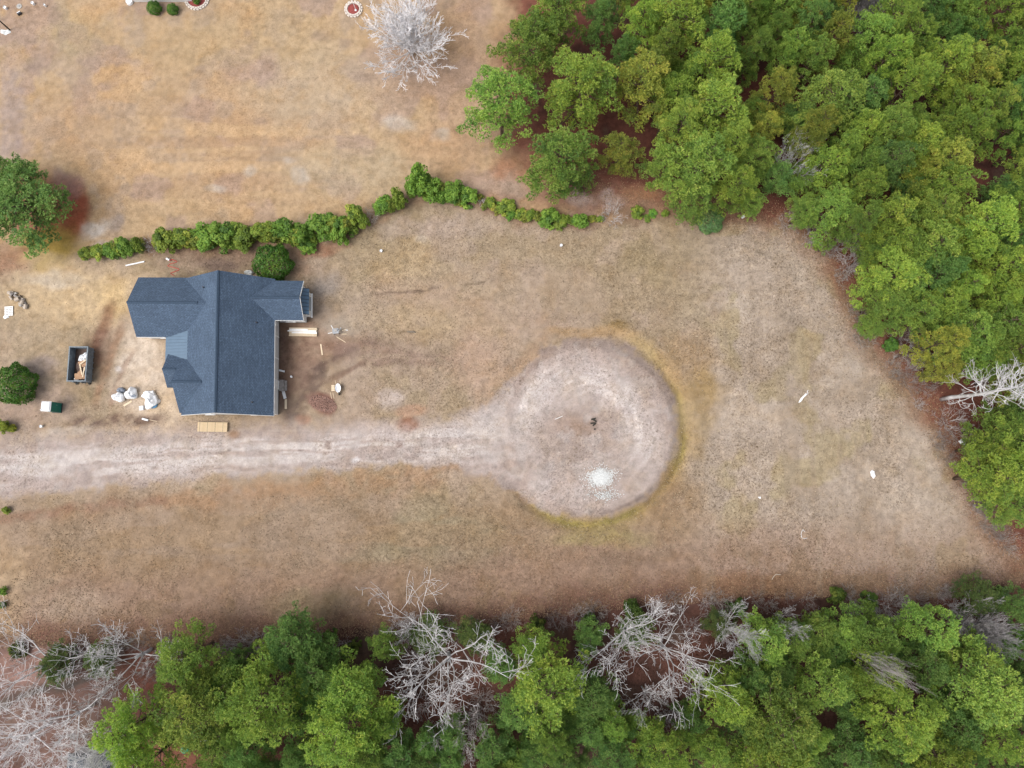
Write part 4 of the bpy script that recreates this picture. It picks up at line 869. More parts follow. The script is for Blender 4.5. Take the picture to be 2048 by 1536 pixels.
for i, (px, py, d, h) in enumerate(HED[:-1]):          # low growth closing the gaps, a strip rather than balls
    qx_, qy_ = HED[i + 1][0], HED[i + 1][1]
    if qx_ - px > 60 or i in (4, 16): continue
    for k in range(2):
        t = rnd.uniform(.25, .75); mx, my = px + (qx_ - px) * t, py + (qy_ - py) * t + rnd.uniform(-5, 12)
        if (round(mx / 20.48), round(my / 15.36), k) in seen: continue
        seen.add((round(mx / 20.48), round(my / 15.36), k))
        shrub(mx, my, rnd.uniform(.45, .75) * min(d, HED[i + 1][2]) + 8, min(h, HED[i + 1][3]) * rnd.uniform(.5, .95), 'filling shrub between hedge shrubs, %s percent across, %s percent down the photo, %s' % (numw(mx / 20.48), numw(my / 15.36), ('behind', 'in front')[k]), 'filling shrubs of the hedge', (rnd.uniform(.8, 1.4), rnd.uniform(.85, 1.1), .9), name='hedge_shrub', sy=rnd.uniform(.6, 1))
for i, (px, py, d, h) in enumerate(HED):
    j = rnd.uniform(.85, 1.12); y = rnd.random() < .3 or d < 40
    lab = ('low bright' if h < 2 else 'tall green') + ' hedge shrub, ' + (ords[i] + ' from the left end' if i < 20 else ords[len(HED) - 1 - i] + ' from the right end')
    shrub(px, py + rnd.uniform(-4, 4), d * rnd.uniform(.95, 1.25), h * rnd.uniform(.85, 1.15), lab, 'shrubs of the hedge', ((1.2 if y else .95) * j, 1.05 * j, .9 * j), name='hedge_shrub', sy=rnd.uniform(.7, 1.0))
shrub(545, 526, 72, 3.2, 'round clipped evergreen touching the north side of the house roof', None, (1.1, 1.05, 1), BALLS, 'round_shrub')
shrub(28, 768, 76, 3.4, 'large round clipped evergreen left of the dumpster', None, (1.05, 1.05, 1), BALLS, 'round_shrub')
shrub(308, 15, 26, 1.3, 'small round bush under the neighbour\'s wall, left of two', 'round bushes at the neighbour\'s wall', (1.2, 1.25, 1.1), BALLS, 'round_bush')
shrub(345, 18, 21, 1.1, 'small round bush under the neighbour\'s wall, right of two', 'round bushes at the neighbour\'s wall', (1.2, 1.25, 1.1), BALLS, 'round_bush')
shrub(392, 1, 16, 1.2, 'dark shrub in the red mulch bed at the neighbour\'s wall', None, (.8, 1, .9), SHRUBS, 'shrub')
shrub(1420, 440, 52, 1.8, 'grey-green round shrub on red straw at the field\'s north edge', None, (2.3, 1.7, 4.5), BALLS, 'shrub')
shrub(5, 852, 34, 1.6, 'yellow-green shrub at the left edge below the round evergreen, left of two', None, (1.5, 1.15, .9), SHRUBS, 'shrub')
shrub(24, 857, 20, .9, 'small yellow-green shrub at the left edge below the round evergreen, right of two', None, (1.7, 1.2, .8), SHRUBS, 'shrub')
shrub(12, 1020, 18, .8, 'tiny shrub at the left edge below the gravel drive', None, (1.4, 1.1, .9), SHRUBS, 'shrub')
shrub(5, 1182, 18, 1.0, 'bright small shrub at the left edge of the lower field', None, (1, 1.15, .9), SHRUBS, 'shrub')
shrub(4, 1210, 18, .9, 'dark small shrub at the left edge of the lower field', None, (.7, .7, .8), SHRUBS, 'shrub')
shrub(1642, 490, 28, 1.2, 'small yellow-green shrub on the eastern field edge by the upper thicket', None, (1.3, 1.1, .9), SHRUBS, 'shrub')
shrub(1782, 690, 34, 2.0, 'dark green shrub on the eastern field edge above the red hollow', None, (.6, .8, .8), SHRUBS, 'shrub')
bare(300, 488, 40, 2.2, THICK[0], 'grey dead bush at the left end of the tall hedge', 'bare bushes', (.9, .85, .85), 2.3, 3.6, .5, 'bare_bush', 'bush')
bare(742, 430, 34, 2.0, THICK[1], 'pale dead bush in the gap of the hedge', 'bare bushes', (.95, .9, .8), 2.3, 3.6, .5, 'bare_bush', 'bush')
bare(964, 402, 24, 1.4, THICK[2], 'small whitish dead bush at the hedge right of the tall shrubs', 'bare bushes', (1.3, 1.25, 1.2), 2.3, 3.6, .5, 'bare_bush', 'bush')

# ------------------------------------------------------------------ the house under construction
def HX(v):      # the plan is a hair out of square, as measured
    x, y, z = v; return (x - 0.03 * (y - 14.7), y - 0.006 * (x + 33.5), z)
SL = 0.67; ZE = 3.0
house = thing('house', 'new white house with slate-blue shingle roof and wings, under construction', 'house', (0, 0, 0))
def roof_piece(p_name, axis_, a0, a1, mid, half, ze=ZE, slope=SL, mat='shingle', cap_from=None, cap_to=None, t=0.16):
    """gable roof prism, ridge along axis_ from a0 to a1; UVs in metres along and up the slope"""
    zr = ze + half * slope; vs_, fs, uvs = [], [], []; Ls = math.hypot(half, half * slope)
    prof = [(-half, ze), (0, zr), (half, ze), (half, ze - t), (0, zr - t), (-half, ze - t)]
    for a in (a0, a1):
        for q, z in prof: vs_.append((a, mid + q, z) if axis_ == 'x' else (mid + q, a, z))
    L = a1 - a0
    def quad(i, j, uv): fs.append((i, j, j + 6, i + 6)); uvs.append(uv)
    quad(0, 1, [(0, 0), (0, Ls), (L, Ls), (L, 0)]); quad(1, 2, [(3.3, Ls), (3.3, 0), (L + 3.3, 0), (L + 3.3, Ls)])
    for i, j in ((2, 3), (3, 4), (4, 5), (5, 0)): quad(i, j, [(0, 0)] * 4)
    for e_ in (0, 6): fs.append((e_, e_ + 1, e_ + 4, e_ + 5)); uvs.append([(0, 0)] * 4); fs.append((e_ + 1, e_ + 2, e_ + 3, e_ + 4)); uvs.append([(0, 0)] * 4)
    me = bpy.data.meshes.new(p_name); me.from_pydata([HX(v) for v in vs_], [], fs); me.update()
    ul = me.uv_layers.new(name='UVMap'); k = 0
    for uv in uvs:
        for c_ in uv: ul.data[k].uv = c_; k += 1
    o = link_mesh(p_name, me, mat, house)
    c0, c1 = (a0 if cap_from is None else cap_from), (a1 if cap_to is None else cap_to)
    cb = MB(); w = 0.16; n = max(3, int((c1 - c0) / 0.3)); st_ = (c1 - c0) / n
    for i in range(n):
        q0, q1 = c0 + i * st_, c0 + (i + 1) * st_ - .015; h = zr + .085 + .012 * (i % 2)
        def pt(a, q, z): return (a, mid + q, z) if axis_ == 'x' else (mid + q, a, z)
        cb.add([pt(q0, -w, h - w * slope), pt(q0, 0, h), pt(q0, w, h - w * slope), pt(q1, -w, h - w * slope), pt(q1, 0, h), pt(q1, w, h - w * slope)] + [pt(q0, -w, h - w * slope - .10), pt(q0, w, h - w * slope - .10), pt(q1, -w, h - w * slope - .10), pt(q1, w, h - w * slope - .10)],
               [(0, 1, 4, 3), (1, 2, 5, 4), (0, 3, 8, 6), (2, 7, 9, 5), (0, 6, 7, 2, 1), (3, 4, 5, 9, 8)])
    cb.build('ridge_cap', 'ridge_shingle', o, mapf=HX)
    # fascia boards just proud of the free edges
    return o, zr
def fascia(parts):
    m = MB()
    for (p, q, w, h) in parts:
        p, q = Vector(p), Vector(q); d = q - p; L = d.length; mid = (p + q) / 2; yaw = math.atan2(d.y, d.x); pit = math.asin(d.z / L)
        m.box(mid, (L, w, h), Matrix.Rotation(yaw, 3, 'Z') @ Matrix.Rotation(-pit, 3, 'Y'))
    m.build('fascia_board', 'white_trim', house, mapf=HX)
RX0, RX1 = -37.75, -27.25; RIDGE = -32.5
roof_piece('roof', 'y', 6.70, 22.62, RIDGE, 5.25)
roof_piece('roof', 'x', -43.15, -33.6, 19.2, 3.52, cap_to=-35.2)
roof_piece('roof', 'x', -31.0, -23.95, 20.08, 2.34, cap_from=-29.6)
roof_piece('roof', 'x', -37.95, -33.0, 10.27, 3.30, cap_to=-34.6)
roof_piece('roof', 'x', -39.45, -35.6, 11.80, 1.95, ze=2.98, cap_to=-37.9)
for (a, b_) in (((-37.72, 6.685, 2.92), (-32.5, 6.685, 6.43)), ((-32.5, 6.685, 6.43), (-27.27, 6.685, 2.92)), ((-27.235, 6.72, 2.90), (-27.235, 17.70, 2.90)),
                ((-23.935, 17.78, 2.92), (-23.935, 20.08, 4.46)), ((-23.935, 20.08, 4.46), (-23.935, 22.40, 2.92)), ((-27.2, 17.725, 2.90), (-23.97, 17.725, 2.90)),
                ((-43.1, 15.665, 2.90), (-39.9, 15.665, 2.90)), ):
    fascia([(a, b_, .03, .17)])
# porch roof of standing-seam panels, each its own piece
pr = MB().box((-38.35, 14.75, 2.78), (2.75, 5.0, .08)).build('porch_roof', 'blue_metal', house, mapf=HX)
for i in range(13):
    y0 = 12.5 + i * .36
    m = MB(); w = .36 - .006; x0, x1 = -39.78, -36.9; z0, z1 = 2.93, 3.50
    m.add([(x0, y0, z0), (x1, y0, z1), (x1, y0 + w, z1), (x0, y0 + w, z0), (x0, y0, z0 - .05), (x1, y0, z1 - .05), (x1, y0 + w, z1 - .05), (x0, y0 + w, z0 - .05)], [(0, 1, 2, 3), (7, 6, 5, 4), (0, 4, 5, 1), (1, 5, 6, 2), (2, 6, 7, 3), (3, 7, 4, 0)])
    m.add([(x0, y0 + w - .03, z0 + .002), (x1, y0 + w - .03, z1 + .002), (x1, y0 + w, z1 + .002), (x0, y0 + w, z0 + .002), (x0, y0 + w - .03, z0 + .06), (x1, y0 + w - .03, z1 + .06), (x1, y0 + w, z1 + .06), (x0, y0 + w, z0 + .06)], [(4, 5, 6, 7), (0, 1, 5, 4), (1, 2, 6, 5), (2, 3, 7, 6), (3, 0, 4, 7)])
    m.build('metal_panel', 'blue_metal', pr, mapf=HX)
for y in (13.9, 15.5): MB().box((-39.6, y, 1.5), (.16, .16, 2.5)).build('porch_post', 'white_trim', house, mapf=HX)
MB().box((-38.55, 14.7, .14), (2.3, 2.0, .24)).build('porch_floor', 'concrete', house, mapf=HX)
# walls: closed bodies up under the eaves, gable ends rising to the roof
def wall(x0, x1, y0, y1, gable=None, mat='white_siding', z0=.45, top=2.80, label=None):
    m = MB(); m.box(((x0 + x1) / 2, (y0 + y1) / 2, (z0 + top) / 2), (x1 - x0, y1 - y0, top - z0))
    if gable:
        ax, mid, half = gable; zr = 2.80 + half * SL - .08
        if ax == 'x': vs_ = [(x0, mid - half, 2.80), (x0, mid, zr), (x0, mid + half, 2.80), (x1, mid - half, 2.80), (x1, mid, zr), (x1, mid + half, 2.80)]
        else: vs_ = [(mid - half, y0, 2.80), (mid, y0, zr), (mid + half, y0, 2.80), (mid - half, y1, 2.80), (mid, y1, zr), (mid + half, y1, 2.80)]
        m.add(vs_, [(0, 1, 2), (5, 4, 3), (0, 3, 4, 1), (1, 4, 5, 2), (2, 5, 3, 0)])
    o = m.build('wall', mat, house, mapf=HX)
    if label: o['label'] = label
    return o
wall(-37.4, -27.60, 7.02, 22.3, ('y', RIDGE, 4.85))
wall(-42.85, -37.5, 16.0, 22.4, ('x', 19.2, 3.18)); wall(-27.4, -24.3, 18.05, 22.1, ('x', 20.08, 2.0)); wall(-39.1, -37.5, 10.1, 13.45, ('x', 11.8, 1.66)); wall(-37.62, -36.0, 7.3, 9.9, None)
MB().box((-27.585, 14.0, 1.63), (.04, 6.9, 2.28)).build('wall_panel', 'house_wrap', house, mapf=HX)['label'] = 'unpainted grey sheathing on the east wall'
for y in (11.0, 13.6, 16.2): MB().box((-27.545, y, 1.63), (.03, .14, 2.28)).build('batten', 'white_trim', house, mapf=HX)
for (x0, x1, y0, y1) in ((-37.34, -27.66, 7.08, 22.24), (-42.8, -37.3, 16.06, 22.34), (-27.7, -24.36, 18.1, 22.04), (-39.04, -37.3, 10.16, 13.4)):
    MB().box(((x0 + x1) / 2, (y0 + y1) / 2, .2), (x1 - x0, y1 - y0, .52)).build('foundation', 'block', house, mapf=HX)
# bay on the east gable
by = MB().box((-23.98, 20.05, 1.5), (.62, 2.7, 2.1)).build('bay_wall', 'white_siding', house, mapf=HX)
m = MB(); m.add([(-24.3, 18.5, 3.05), (-24.3, 21.6, 3.05), (-23.42, 21.6, 2.62), (-23.42, 18.5, 2.62), (-24.3, 18.5, 2.95), (-24.3, 21.6, 2.95), (-23.42, 21.6, 2.54), (-23.42, 18.5, 2.54)], [(3, 2, 1, 0), (4, 5, 6, 7), (0, 4, 7, 3), (1, 2, 6, 5), (2, 3, 7, 6), (0, 1, 5, 4)])
br_ = m.build('bay_roof', 'blue_metal', house, mapf=HX)
for i in range(8):
    y = 18.52 + i * .435; m = MB(); m.add([(-24.3, y, 3.055), (-23.42, y, 2.625), (-23.42, y + .03, 2.625), (-24.3, y + .03, 3.055), (-24.3, y, 3.10), (-23.42, y, 2.67), (-23.42, y + .03, 2.67), (-24.3, y + .03, 3.10)], [(4, 5, 6, 7), (0, 1, 5, 4), (1, 2, 6, 5), (2, 3, 7, 6), (3, 0, 4, 7)]); m.build('seam', 'dark_metal', br_, mapf=HX)
MB().box((-23.62, 20.05, .62), (.12, 2.9, .22)).build('bay_sill', 'white_trim', house, mapf=HX)
def window(c, w, h, face, door=False):
    """face: 'e' 's' 'w' 'n'"""
    x, y, z = c; m = MB(); g_ = MB(); s_ = MB(); t = .06
    def bx(mb, u, zc, wu, hz, dep, off):
        if face in 'ew':
            sg = 1 if face == 'e' else -1; mb.box((x + sg * off, y + u, zc), (dep, wu, hz))
        else:
            sg = 1 if face == 'n' else -1; mb.box((x + u, y + sg * off, zc), (wu, dep, hz))
    bx(m, -(w / 2 + t / 2), z, t, h + 2 * t, .07, .03); bx(m, w / 2 + t / 2, z, t, h + 2 * t, .07, .03); bx(m, 0, z + h / 2 + t / 2, w - .002, t, .066, .03); bx(m, 0, z - h / 2 - t / 2, w - .002, t, .066, .03); bx(m, 0, z, w - .002, .04, .05, .03)
    o = m.build('door' if door else 'window', 'white_trim', house, mapf=HX)
    bx(g_, 0, z, w - .01, h - .01, .02, .012); g_.build('pane', 'white_siding' if door and face == 'e' else 'glass_dark', o, mapf=HX)
    if not door: bx(s_, 0, z - h / 2 - t - .035, w + .2, .06, .14, .06); s_.build('sill', 'white_trim', o, mapf=HX)
window((-27.56, 10.5, 1.55), .9, 2.0, 'e', True)
for x in (-35.3, -30.0): window((x, 7.02, 1.7), 1.0, 1.3, 's')
window((-26.0, 18.05, 1.7), 1.0, 1.2, 's'); window((-40.6, 16.0, 1.7), 1.3, 1.2, 's'); window((-42.85, 17.6, 1.6), 2.0, 1.8, 'w', True); window((-42.85, 20.7, 1.6), 2.0, 1.8, 'w', True); window((-39.1, 11.8, 1.7), 1.4, 1.3, 'w'); window((-37.62, 8.6, 1.7), 1.2, 1.3, 'w'); window((-23.67, 20.05, 1.7), 1.7, 1.2, 'e')
st_ = MB().box((-27.22, 10.5, .30), (.55, 1.3, .40)).build('back_step', 'stone', house, mapf=HX); MB().box((-26.80, 10.5, .12), (.26, 1.2, .22)).build('lower_step', 'stone', st_, mapf=HX)
for (x, y) in ((-28.9, 17.2), (-29.2, 8.1), (-34.6, 21.0)):
    zz = ZE + (5.25 - abs(x - RIDGE)) * SL; MB().tube([HX((x, y, zz - .1)), HX((x, y, zz + .35))], .07, 8).build('vent_pipe', 'dark_metal', house)

# ------------------------------------------------------------------ neighbours' buildings at the frame's edges
nb = thing('neighbour_house', 'white neighbour\'s house just showing its wall and eave at the top edge', 'house')
a, b_ = P(268, 8, 0), P(386, 8, 0); yb = a.y - .12
MB().box(((a.x + b_.x) / 2, yb + 4.4, 1.3), (b_.x - a.x - .1, 8.0, 2.6)).build('wall', 'white_siding', nb)
m = MB(); x0, x1 = a.x, b_.x; m.add([(x0, yb, 2.62), (x1, yb, 2.62), (x1, yb + 4.4, 4.9), (x0, yb + 4.4, 4.9), (x0, yb + 8.8, 2.62), (x1, yb + 8.8, 2.62), (x0, yb, 2.5), (x1, yb, 2.5), (x1, yb + 8.8, 2.5), (x0, yb + 8.8, 2.5)], [(0, 1, 2, 3), (3, 2, 5, 4), (0, 6, 7, 1), (4, 5, 8, 9), (0, 3, 4, 9, 6), (1, 7, 8, 5, 2), (6, 9, 8, 7)]); m.build('roof', 'white_trim', nb)
MB().box(((x0 + x1) / 2, yb - .03, 2.55), (x1 - x0, .06, .10)).build('gutter', 'white_plastic', nb)
p = P(257, 1, .4); tag(MB().lathe((p.x, p.y, gz(p.x, p.y)), [(.42, 0), (.45, .06), (.4, .35), (.15, .38)], 14).build('planter', 'white_plastic'), 'white planter left of the neighbour\'s house at the top edge', 'planter')
sh = thing('garage', 'dark shingle-roofed garage under bare trees, cut by the bottom edge', 'garage')
a, b_ = P(128, 1512, 3.2), P(214, 1518, 3.2); cx, cy_ = (a.x + b_.x) / 2, a.y - 3.0; wv = (b_.x - a.x) / 2
MB().box((cx, cy_, 1.25), (2 * wv - .4, 5.6, 2.5)).build('wall', 'house_wrap', sh)
m = MB(); m.add([(cx - wv, cy_ - 3, 2.5), (cx - wv, cy_ + 3, 2.5), (cx, cy_ + 3, 3.6), (cx, cy_ - 3, 3.6), (cx + wv, cy_ + 3, 2.5), (cx + wv, cy_ - 3, 2.5), (cx - wv, cy_ - 3, 2.38), (cx - wv, cy_ + 3, 2.38), (cx + wv, cy_ + 3, 2.38), (cx + wv, cy_ - 3, 2.38)], [(0, 3, 2, 1), (3, 5, 4, 2), (0, 1, 7, 6), (4, 5, 9, 8), (1, 2, 4, 8, 7), (0, 6, 9, 5, 3), (6, 7, 8, 9)]); m.build('roof', 'old_roof', sh)
sd = thing('shed', 'low leaf-covered shed with white fascia under the southern pines', 'shed')
a, b_ = P(384, 1480, 2.2), P(438, 1484, 2.2); cx, cy_ = (a.x + b_.x) / 2, a.y + 1.1; wv = (b_.x - a.x)
MB().box((cx, cy_, 1.0), (wv - .2, 2.2, 2.0)).build('wall', 'old_wood', sd); MB().box((cx, cy_, 2.06), (wv, 2.4, .1)).build('roof', 'leafy_roof', sd)
MB().box((cx, cy_ - 1.22, 2.07), (wv + .1, .10, .18)).build('fascia_board', 'white_trim', sd); MB().box((cx + wv / 2 + .03, cy_ - .9, 2.07), (.10, .5, .18)).build('fascia_board', 'white_trim', sd)
p = G(378, 1492); o = thing('barrel', 'bright green barrel beside the shed under the southern pines', 'barrel', p); MB().lathe((0, 0, 0), [(.40, 0), (.46, .3), (.46, .8), (.40, 1.1)], 16).build('body', 'green_junk', o); MB().lathe((0, 0, 1.1), [(.42, 0), (.42, .05), (.1, .07)], 16).build('lid', 'green_junk', o)

# ------------------------------------------------------------------ things on the building plot
z0 = lambda v: gz(v[0], v[1])
def box_at(name, mat, label, cat, px, py, size, rz=0.0, group=None, pz=0.0):
    p = P(px, py, pz + size[2]); o = MB().box((0, 0, size[2] / 2), size).build(name, mat); o.location = (p.x, p.y, gz(p.x, p.y) + pz); o.rotation_euler = (0, 0, math.radians(rz)); return tag(o, label, cat, group)
# dumpster
dc = P(156, 728, 1.45); D = thing('dumpster', 'grey open-top roll-off dumpster full of scrap, left of the house', 'dumpster', (dc.x, dc.y, gz(dc.x, dc.y)))
dw, dl, dh = 2.15, 4.05, 1.45
MB().box((0, 0, .28), (dw - .08, dl - .08, .12)).build('floor', 'dumpster_rust', D)
for sx in (-1, 1):
    w_ = MB().box((sx * (dw / 2 - .03), 0, .28 + (dh - .28) / 2), (.05, dl, dh - .28)).build('side_wall', 'dumpster_paint', D)
    for k in range(6): MB().box((sx * (dw / 2 + .045), -dl / 2 + .35 + k * .66, .8), (.09, .1, 1.1)).build('rib', 'dumpster_paint', w_)
    MB().box((sx * (dw / 2 - .02), 0, dh + .05), (.13, dl + .1, .11)).build('top_rail', 'dumpster_paint', D)
    MB().box((sx * .55, 0, .11), (.12, dl, .2)).build('skid', 'dark_metal', D)
for sy, nm in ((1, 'front_wall'), (-1, 'tail_gate')):
    MB().box((0, sy * (dl / 2 - .03), .28 + (dh - .28) / 2), (dw - .12, .05, dh - .28)).build(nm, 'dumpster_paint', D); MB().box((0, sy * (dl / 2 - .02), dh + .045), (dw - .16, .12, .10)).build('top_rail', 'dumpster_paint', D)
for x in (-.75, .75): MB().lathe((x, -dl / 2 - .12, .14), [(.13, -.06), (.13, .06)], 12).build('roller', 'rubber', D)
for x in (-.5, .4): MB().box((x, -dl / 2 - .07, .8), (.08, .12, 1.0)).build('gate_brace', 'dumpster_paint', D)
def in_dump(name, mat, lab, cat, x, y, z, mb, rz=0, tilt=(0, 0), group=None):
    o = mb.build(name, mat); o.location = (dc.x + x, dc.y + y, gz(dc.x, dc.y) + z); o.rotation_euler = (tilt[0], tilt[1], rz); return tag(o, lab, cat, group)
in_dump('rubbish_heap', 'dumpster_rust', 'brown rubble heaped along the dumpster floor', 'rubble', .15, -.3, .34, MB().blob((0, 0, 0), (.75, 1.6, .35), 5, 20, 10, .3)); 
for i, (x, y, s) in enumerate([(.25, 1.0, .42), (.5, .75, .34), (-.05, .62, .30), (.62, 1.25, .26), (.25, .55, .26)]):
    in_dump('rubbish_bag', 'white_tarp', 'white rubbish bag in the dumpster, ' + ('the largest at the top', 'right of the largest', 'leftmost', 'topmost', 'lowest')[i], 'bag', x, y, .55 + .06 * i, MB().blob((0, 0, 0), (s, s * .8, s * .8), 60 + i, 14, 8, .4), i * .9, group='bags in the dumpster')
for i, (x, y, w, l, rz, t, mt) in enumerate([(.35, .1, .95, .75, .4, (.15, .1), 'cardboard'), (.1, -1.35, 1.25, .75, .15, (-.1, .15), 'cardboard'), (.35, -.35, .8, .5, -.5, (.2, -.1), 'brick_rubble'), (.15, -.85, .7, .5, .9, (.1, .2), 'cardboard'), (-.4, -1.7, .5, .35, .3, (.1, 0), 'white_plastic')]):
    in_dump('scrap_sheet', mt, ('tan cardboard sheet across the dumpster\'s middle', 'large tan cardboard sheet at the dumpster\'s lower end', 'rust-red board in the dumpster', 'small bent cardboard sheet in the dumpster', 'white panel scrap in the dumpster\'s lower left corner')[i], 'scrap', x, y, .98 - .03 * i, MB().box((0, 0, 0), (w, l, .03)), rz, t)
for i, (x, y, L, rz) in enumerate([(.5, .35, 1.1, .7), (.2, -.6, 1.3, 1.9), (.55, -.9, 1.2, 1.5)]):
    in_dump('scrap_board', 'pale_wood', 'pale scrap board in the dumpster, ' + ('upper', 'middle', 'lower')[i] + ' of three', 'board', x, y, 1.12, MB().box((0, 0, 0), (L, .14, .04)), rz, (.05, .1), 'boards in the dumpster')
# portable toilet
tc_ = P(91, 812.5, 2.25); T = thing('portable_toilet', 'green portable toilet with a white roof near the left edge', 'portable toilet', (tc_.x, tc_.y, gz(tc_.x, tc_.y)), math.radians(-2))
MB().box((0, 0, .07), (1.12, 1.16, .14)).build('base', 'dark_metal', T); MB().box((0, 0, 1.11), (1.02, 1.06, 1.94)).build('body', 'green_plastic', T)
m = MB(); m.box((0, 0, 2.12), (1.10, 1.14, .09)); m.box((0, 0, 2.23), (1.06, 1.10, .13), taper=.82); m.build('roof', 'white_plastic', T)
dr_ = MB().box((.525, 0, 1.1), (.04, .72, 1.8)).build('door', 'green_plastic', T); MB().box((.56, .26, 1.1), (.03, .05, .16)).build('handle', 'grey_metal', dr_); MB().tube([(-.42, -.42, 2.2), (-.42, -.42, 2.42)], .05, 8).build('vent_pipe', 'white_plastic', T)
for y in (-.53, .53): MB().box((.49, y, 1.1), (.08, .06, 1.94)).build('corner_post', 'green_plastic', T)
# bags and tarps in front of the house
def heap(name, mat, lab, cat, px, py, r, seed, rz=0, flat=1.0, amp=.25, kids=(), sm=True):
    p = P(px, py, r[2] * .5); o = MB().blob((0, 0, 0), r, seed, 22, 12, amp, flat).build(name, mat, None, sm); o.location = (p.x, p.y, gz(p.x, p.y) - .02); o.rotation_euler = (0, 0, rz); return tag(o, lab, cat)
heap('bulk_bag', 'white_tarp', 'round white bulk bag in front of the house, left of two', 'bag', 238, 794, (.62, .60, .62), 71)
heap('bulk_bag', 'white_tarp', 'round white bulk bag with an open grey top, right of two', 'bag', 263, 787, (.62, .75, .66), 72)
tag(heap('sheet_fold', 'grey_tarp', 'small grey sheet lying folded behind the left white bag', 'sheet', 242, 780, (.45, .32, .28), 73), None)
p = P(267, 792, .72); o = MB().blob((0, 0, 0), (.28, .22, .1), 79, 12, 6, .3).build('grey_lump', 'grey_tarp'); o.location = (p.x, p.y, .68); tag(o, 'grey rubble showing in the open top of the right white bag', 'rubble')
heap('tarp_heap', 'white_tarp', 'large crumpled white tarp heap beside the house front, lower right', 'tarp', 303, 802, (.85, .80, .55), 74, .4, amp=.35)
heap('tarp_heap', 'white_tarp', 'thinner white sheeting crumpled above the large tarp heap', 'tarp', 297, 789, (.75, .45, .32), 75, .5, amp=.4)
heap('blue_tarp', 'blue_tarp', 'small blue tarp edge under the large white heap', 'tarp', 306, 812, (.55, .26, .2), 76, .3)
box_at('foam_box', 'white_plastic', 'small square white box left of the tarp heap', 'box', 282, 816, (.45, .5, .3), 8)
box_at('loose_board', 'pale_wood', 'short tan board lying below the two white bags', 'board', 255, 807, (1.05, .22, .05), 32)
p = G(291, 839, .08); o = thing('bucket_tube', 'short white tube lying on the dirt below the tarp heap', 'tube', p, math.radians(-15)); MB().tube([(-.35, 0, 0), (.35, 0, 0)], .12, 12).build('body', 'white_plastic', o); MB().tube([(.35, 0, 0), (.38, 0, 0)], .13, 12).build('cap', 'white_trim', o)
p = G(306, 841, .03); o = MB().tube([(-.5, .1, 0), (.5, -.1, 0)], .03, 6).build('stick', 'pale_wood'); o.location = p; tag(o, 'thin pale stick pointing right from the short white tube', 'stick')
# lumber stacks, every board a piece
def lumber(lab, px, py, L, nrow, layers, bw, bt, rz, mat, group):
    p = P(px, py, layers * bt); S = thing('lumber_stack', lab, 'lumber', (p.x, p.y, gz(p.x, p.y) + .02), math.radians(rz), group); me = None
    for x in (-L * .36, 0, L * .36): MB().box((x, 0, .04), (.1, nrow * bw, .08)).build('sleeper', 'old_wood', S)
    for k in range(layers):
        for j in range(nrow):
            if me is None: me = MB().box((0, 0, 0), (L, bw - .022, bt - .006)); me = mb_mesh(me, 'board', mat, False)
            o = link_mesh('board', me, None, S); o.location = (rnd.uniform(-.05, .05), (j - (nrow - 1) / 2) * bw, .08 + bt * (k + .5)); o.rotation_euler = (0, 0, rnd.uniform(-.004, .004))
    return S
S = lumber('tan stack of new lumber below the house\'s south wall', 425, 854, 3.45, 10, 3, .11, .09, -1, 'fresh_wood', 'lumber stacks')
for x in (-1.45, -.55, .35, 1.25): MB().box((x, 0, .357), (.03, 1.11, .01)).build('strap', 'old_wood', S)
S = lumber('stack of new lumber with white boards on top, right of the house', 606, 664, 3.3, 9, 2, .115, .09, -1, 'pale_wood', 'lumber stacks')
for i, (x, y, L) in enumerate(((-.1, .1, 3.4), (.2, -.12, 3.0), (-.5, .28, 2.2))): MB().box((x, y, .29 + .0), (L, .16, .03)).build('trim_board', 'white_trim', S)
box_at('loose_board', 'pale_wood', 'single pale board on the dirt right of the house', 'board', 643, 699, (1.35, .15, .05), -80)
box_at('white_board', 'white_trim', 'white board lying along the east wall, upper of two', 'board', 567, 785, (1.5, .34, .05), -73)
box_at('white_board', 'pale_wood', 'tan board lying along the east wall, lower of two', 'board', 571.5, 808, (1.15, .26, .05), -88)
box_at('white_board', 'white_trim', 'white board sticking out from the east wall beside the back step', 'board', 561, 741, (1.0, .2, .05), -14)
p = P(270, 527, .1); o = MB().tube([(-1.1, -.25, 0), (1.1, .25, 0)], .09, 10).build('pipe', 'white_plastic'); o.location = (p.x, p.y, gz(p.x, p.y) + .09); tag(o, 'long white plastic pipe on the ground left of the hedge end', 'pipe')
# hose
hr = random.Random(3); pts = [G(343 + 10 * math.sin(t * 1.7) + t * 1.2 + hr.uniform(-2, 2), 519 + t * 4.4, .04) for t in [k * .35 for k in range(22)]]
tag(MB().tube(pts, .035, 6).build('hose', 'red_hose', None, True), 'red hose tangled on the dirt above the house\'s left wing', 'hose')
p = G(337, 519); o = thing('spray_can', 'white canister beside the red hose', 'canister', p); MB().tube([(-.2, .1, .13), (.2, -.1, .13)], .13, 10).build('body', 'white_plastic', o); MB().tube([(.2, -.1, .13), (.32, -.16, .13)], .05, 8).build('nozzle', 'red_hose', o)
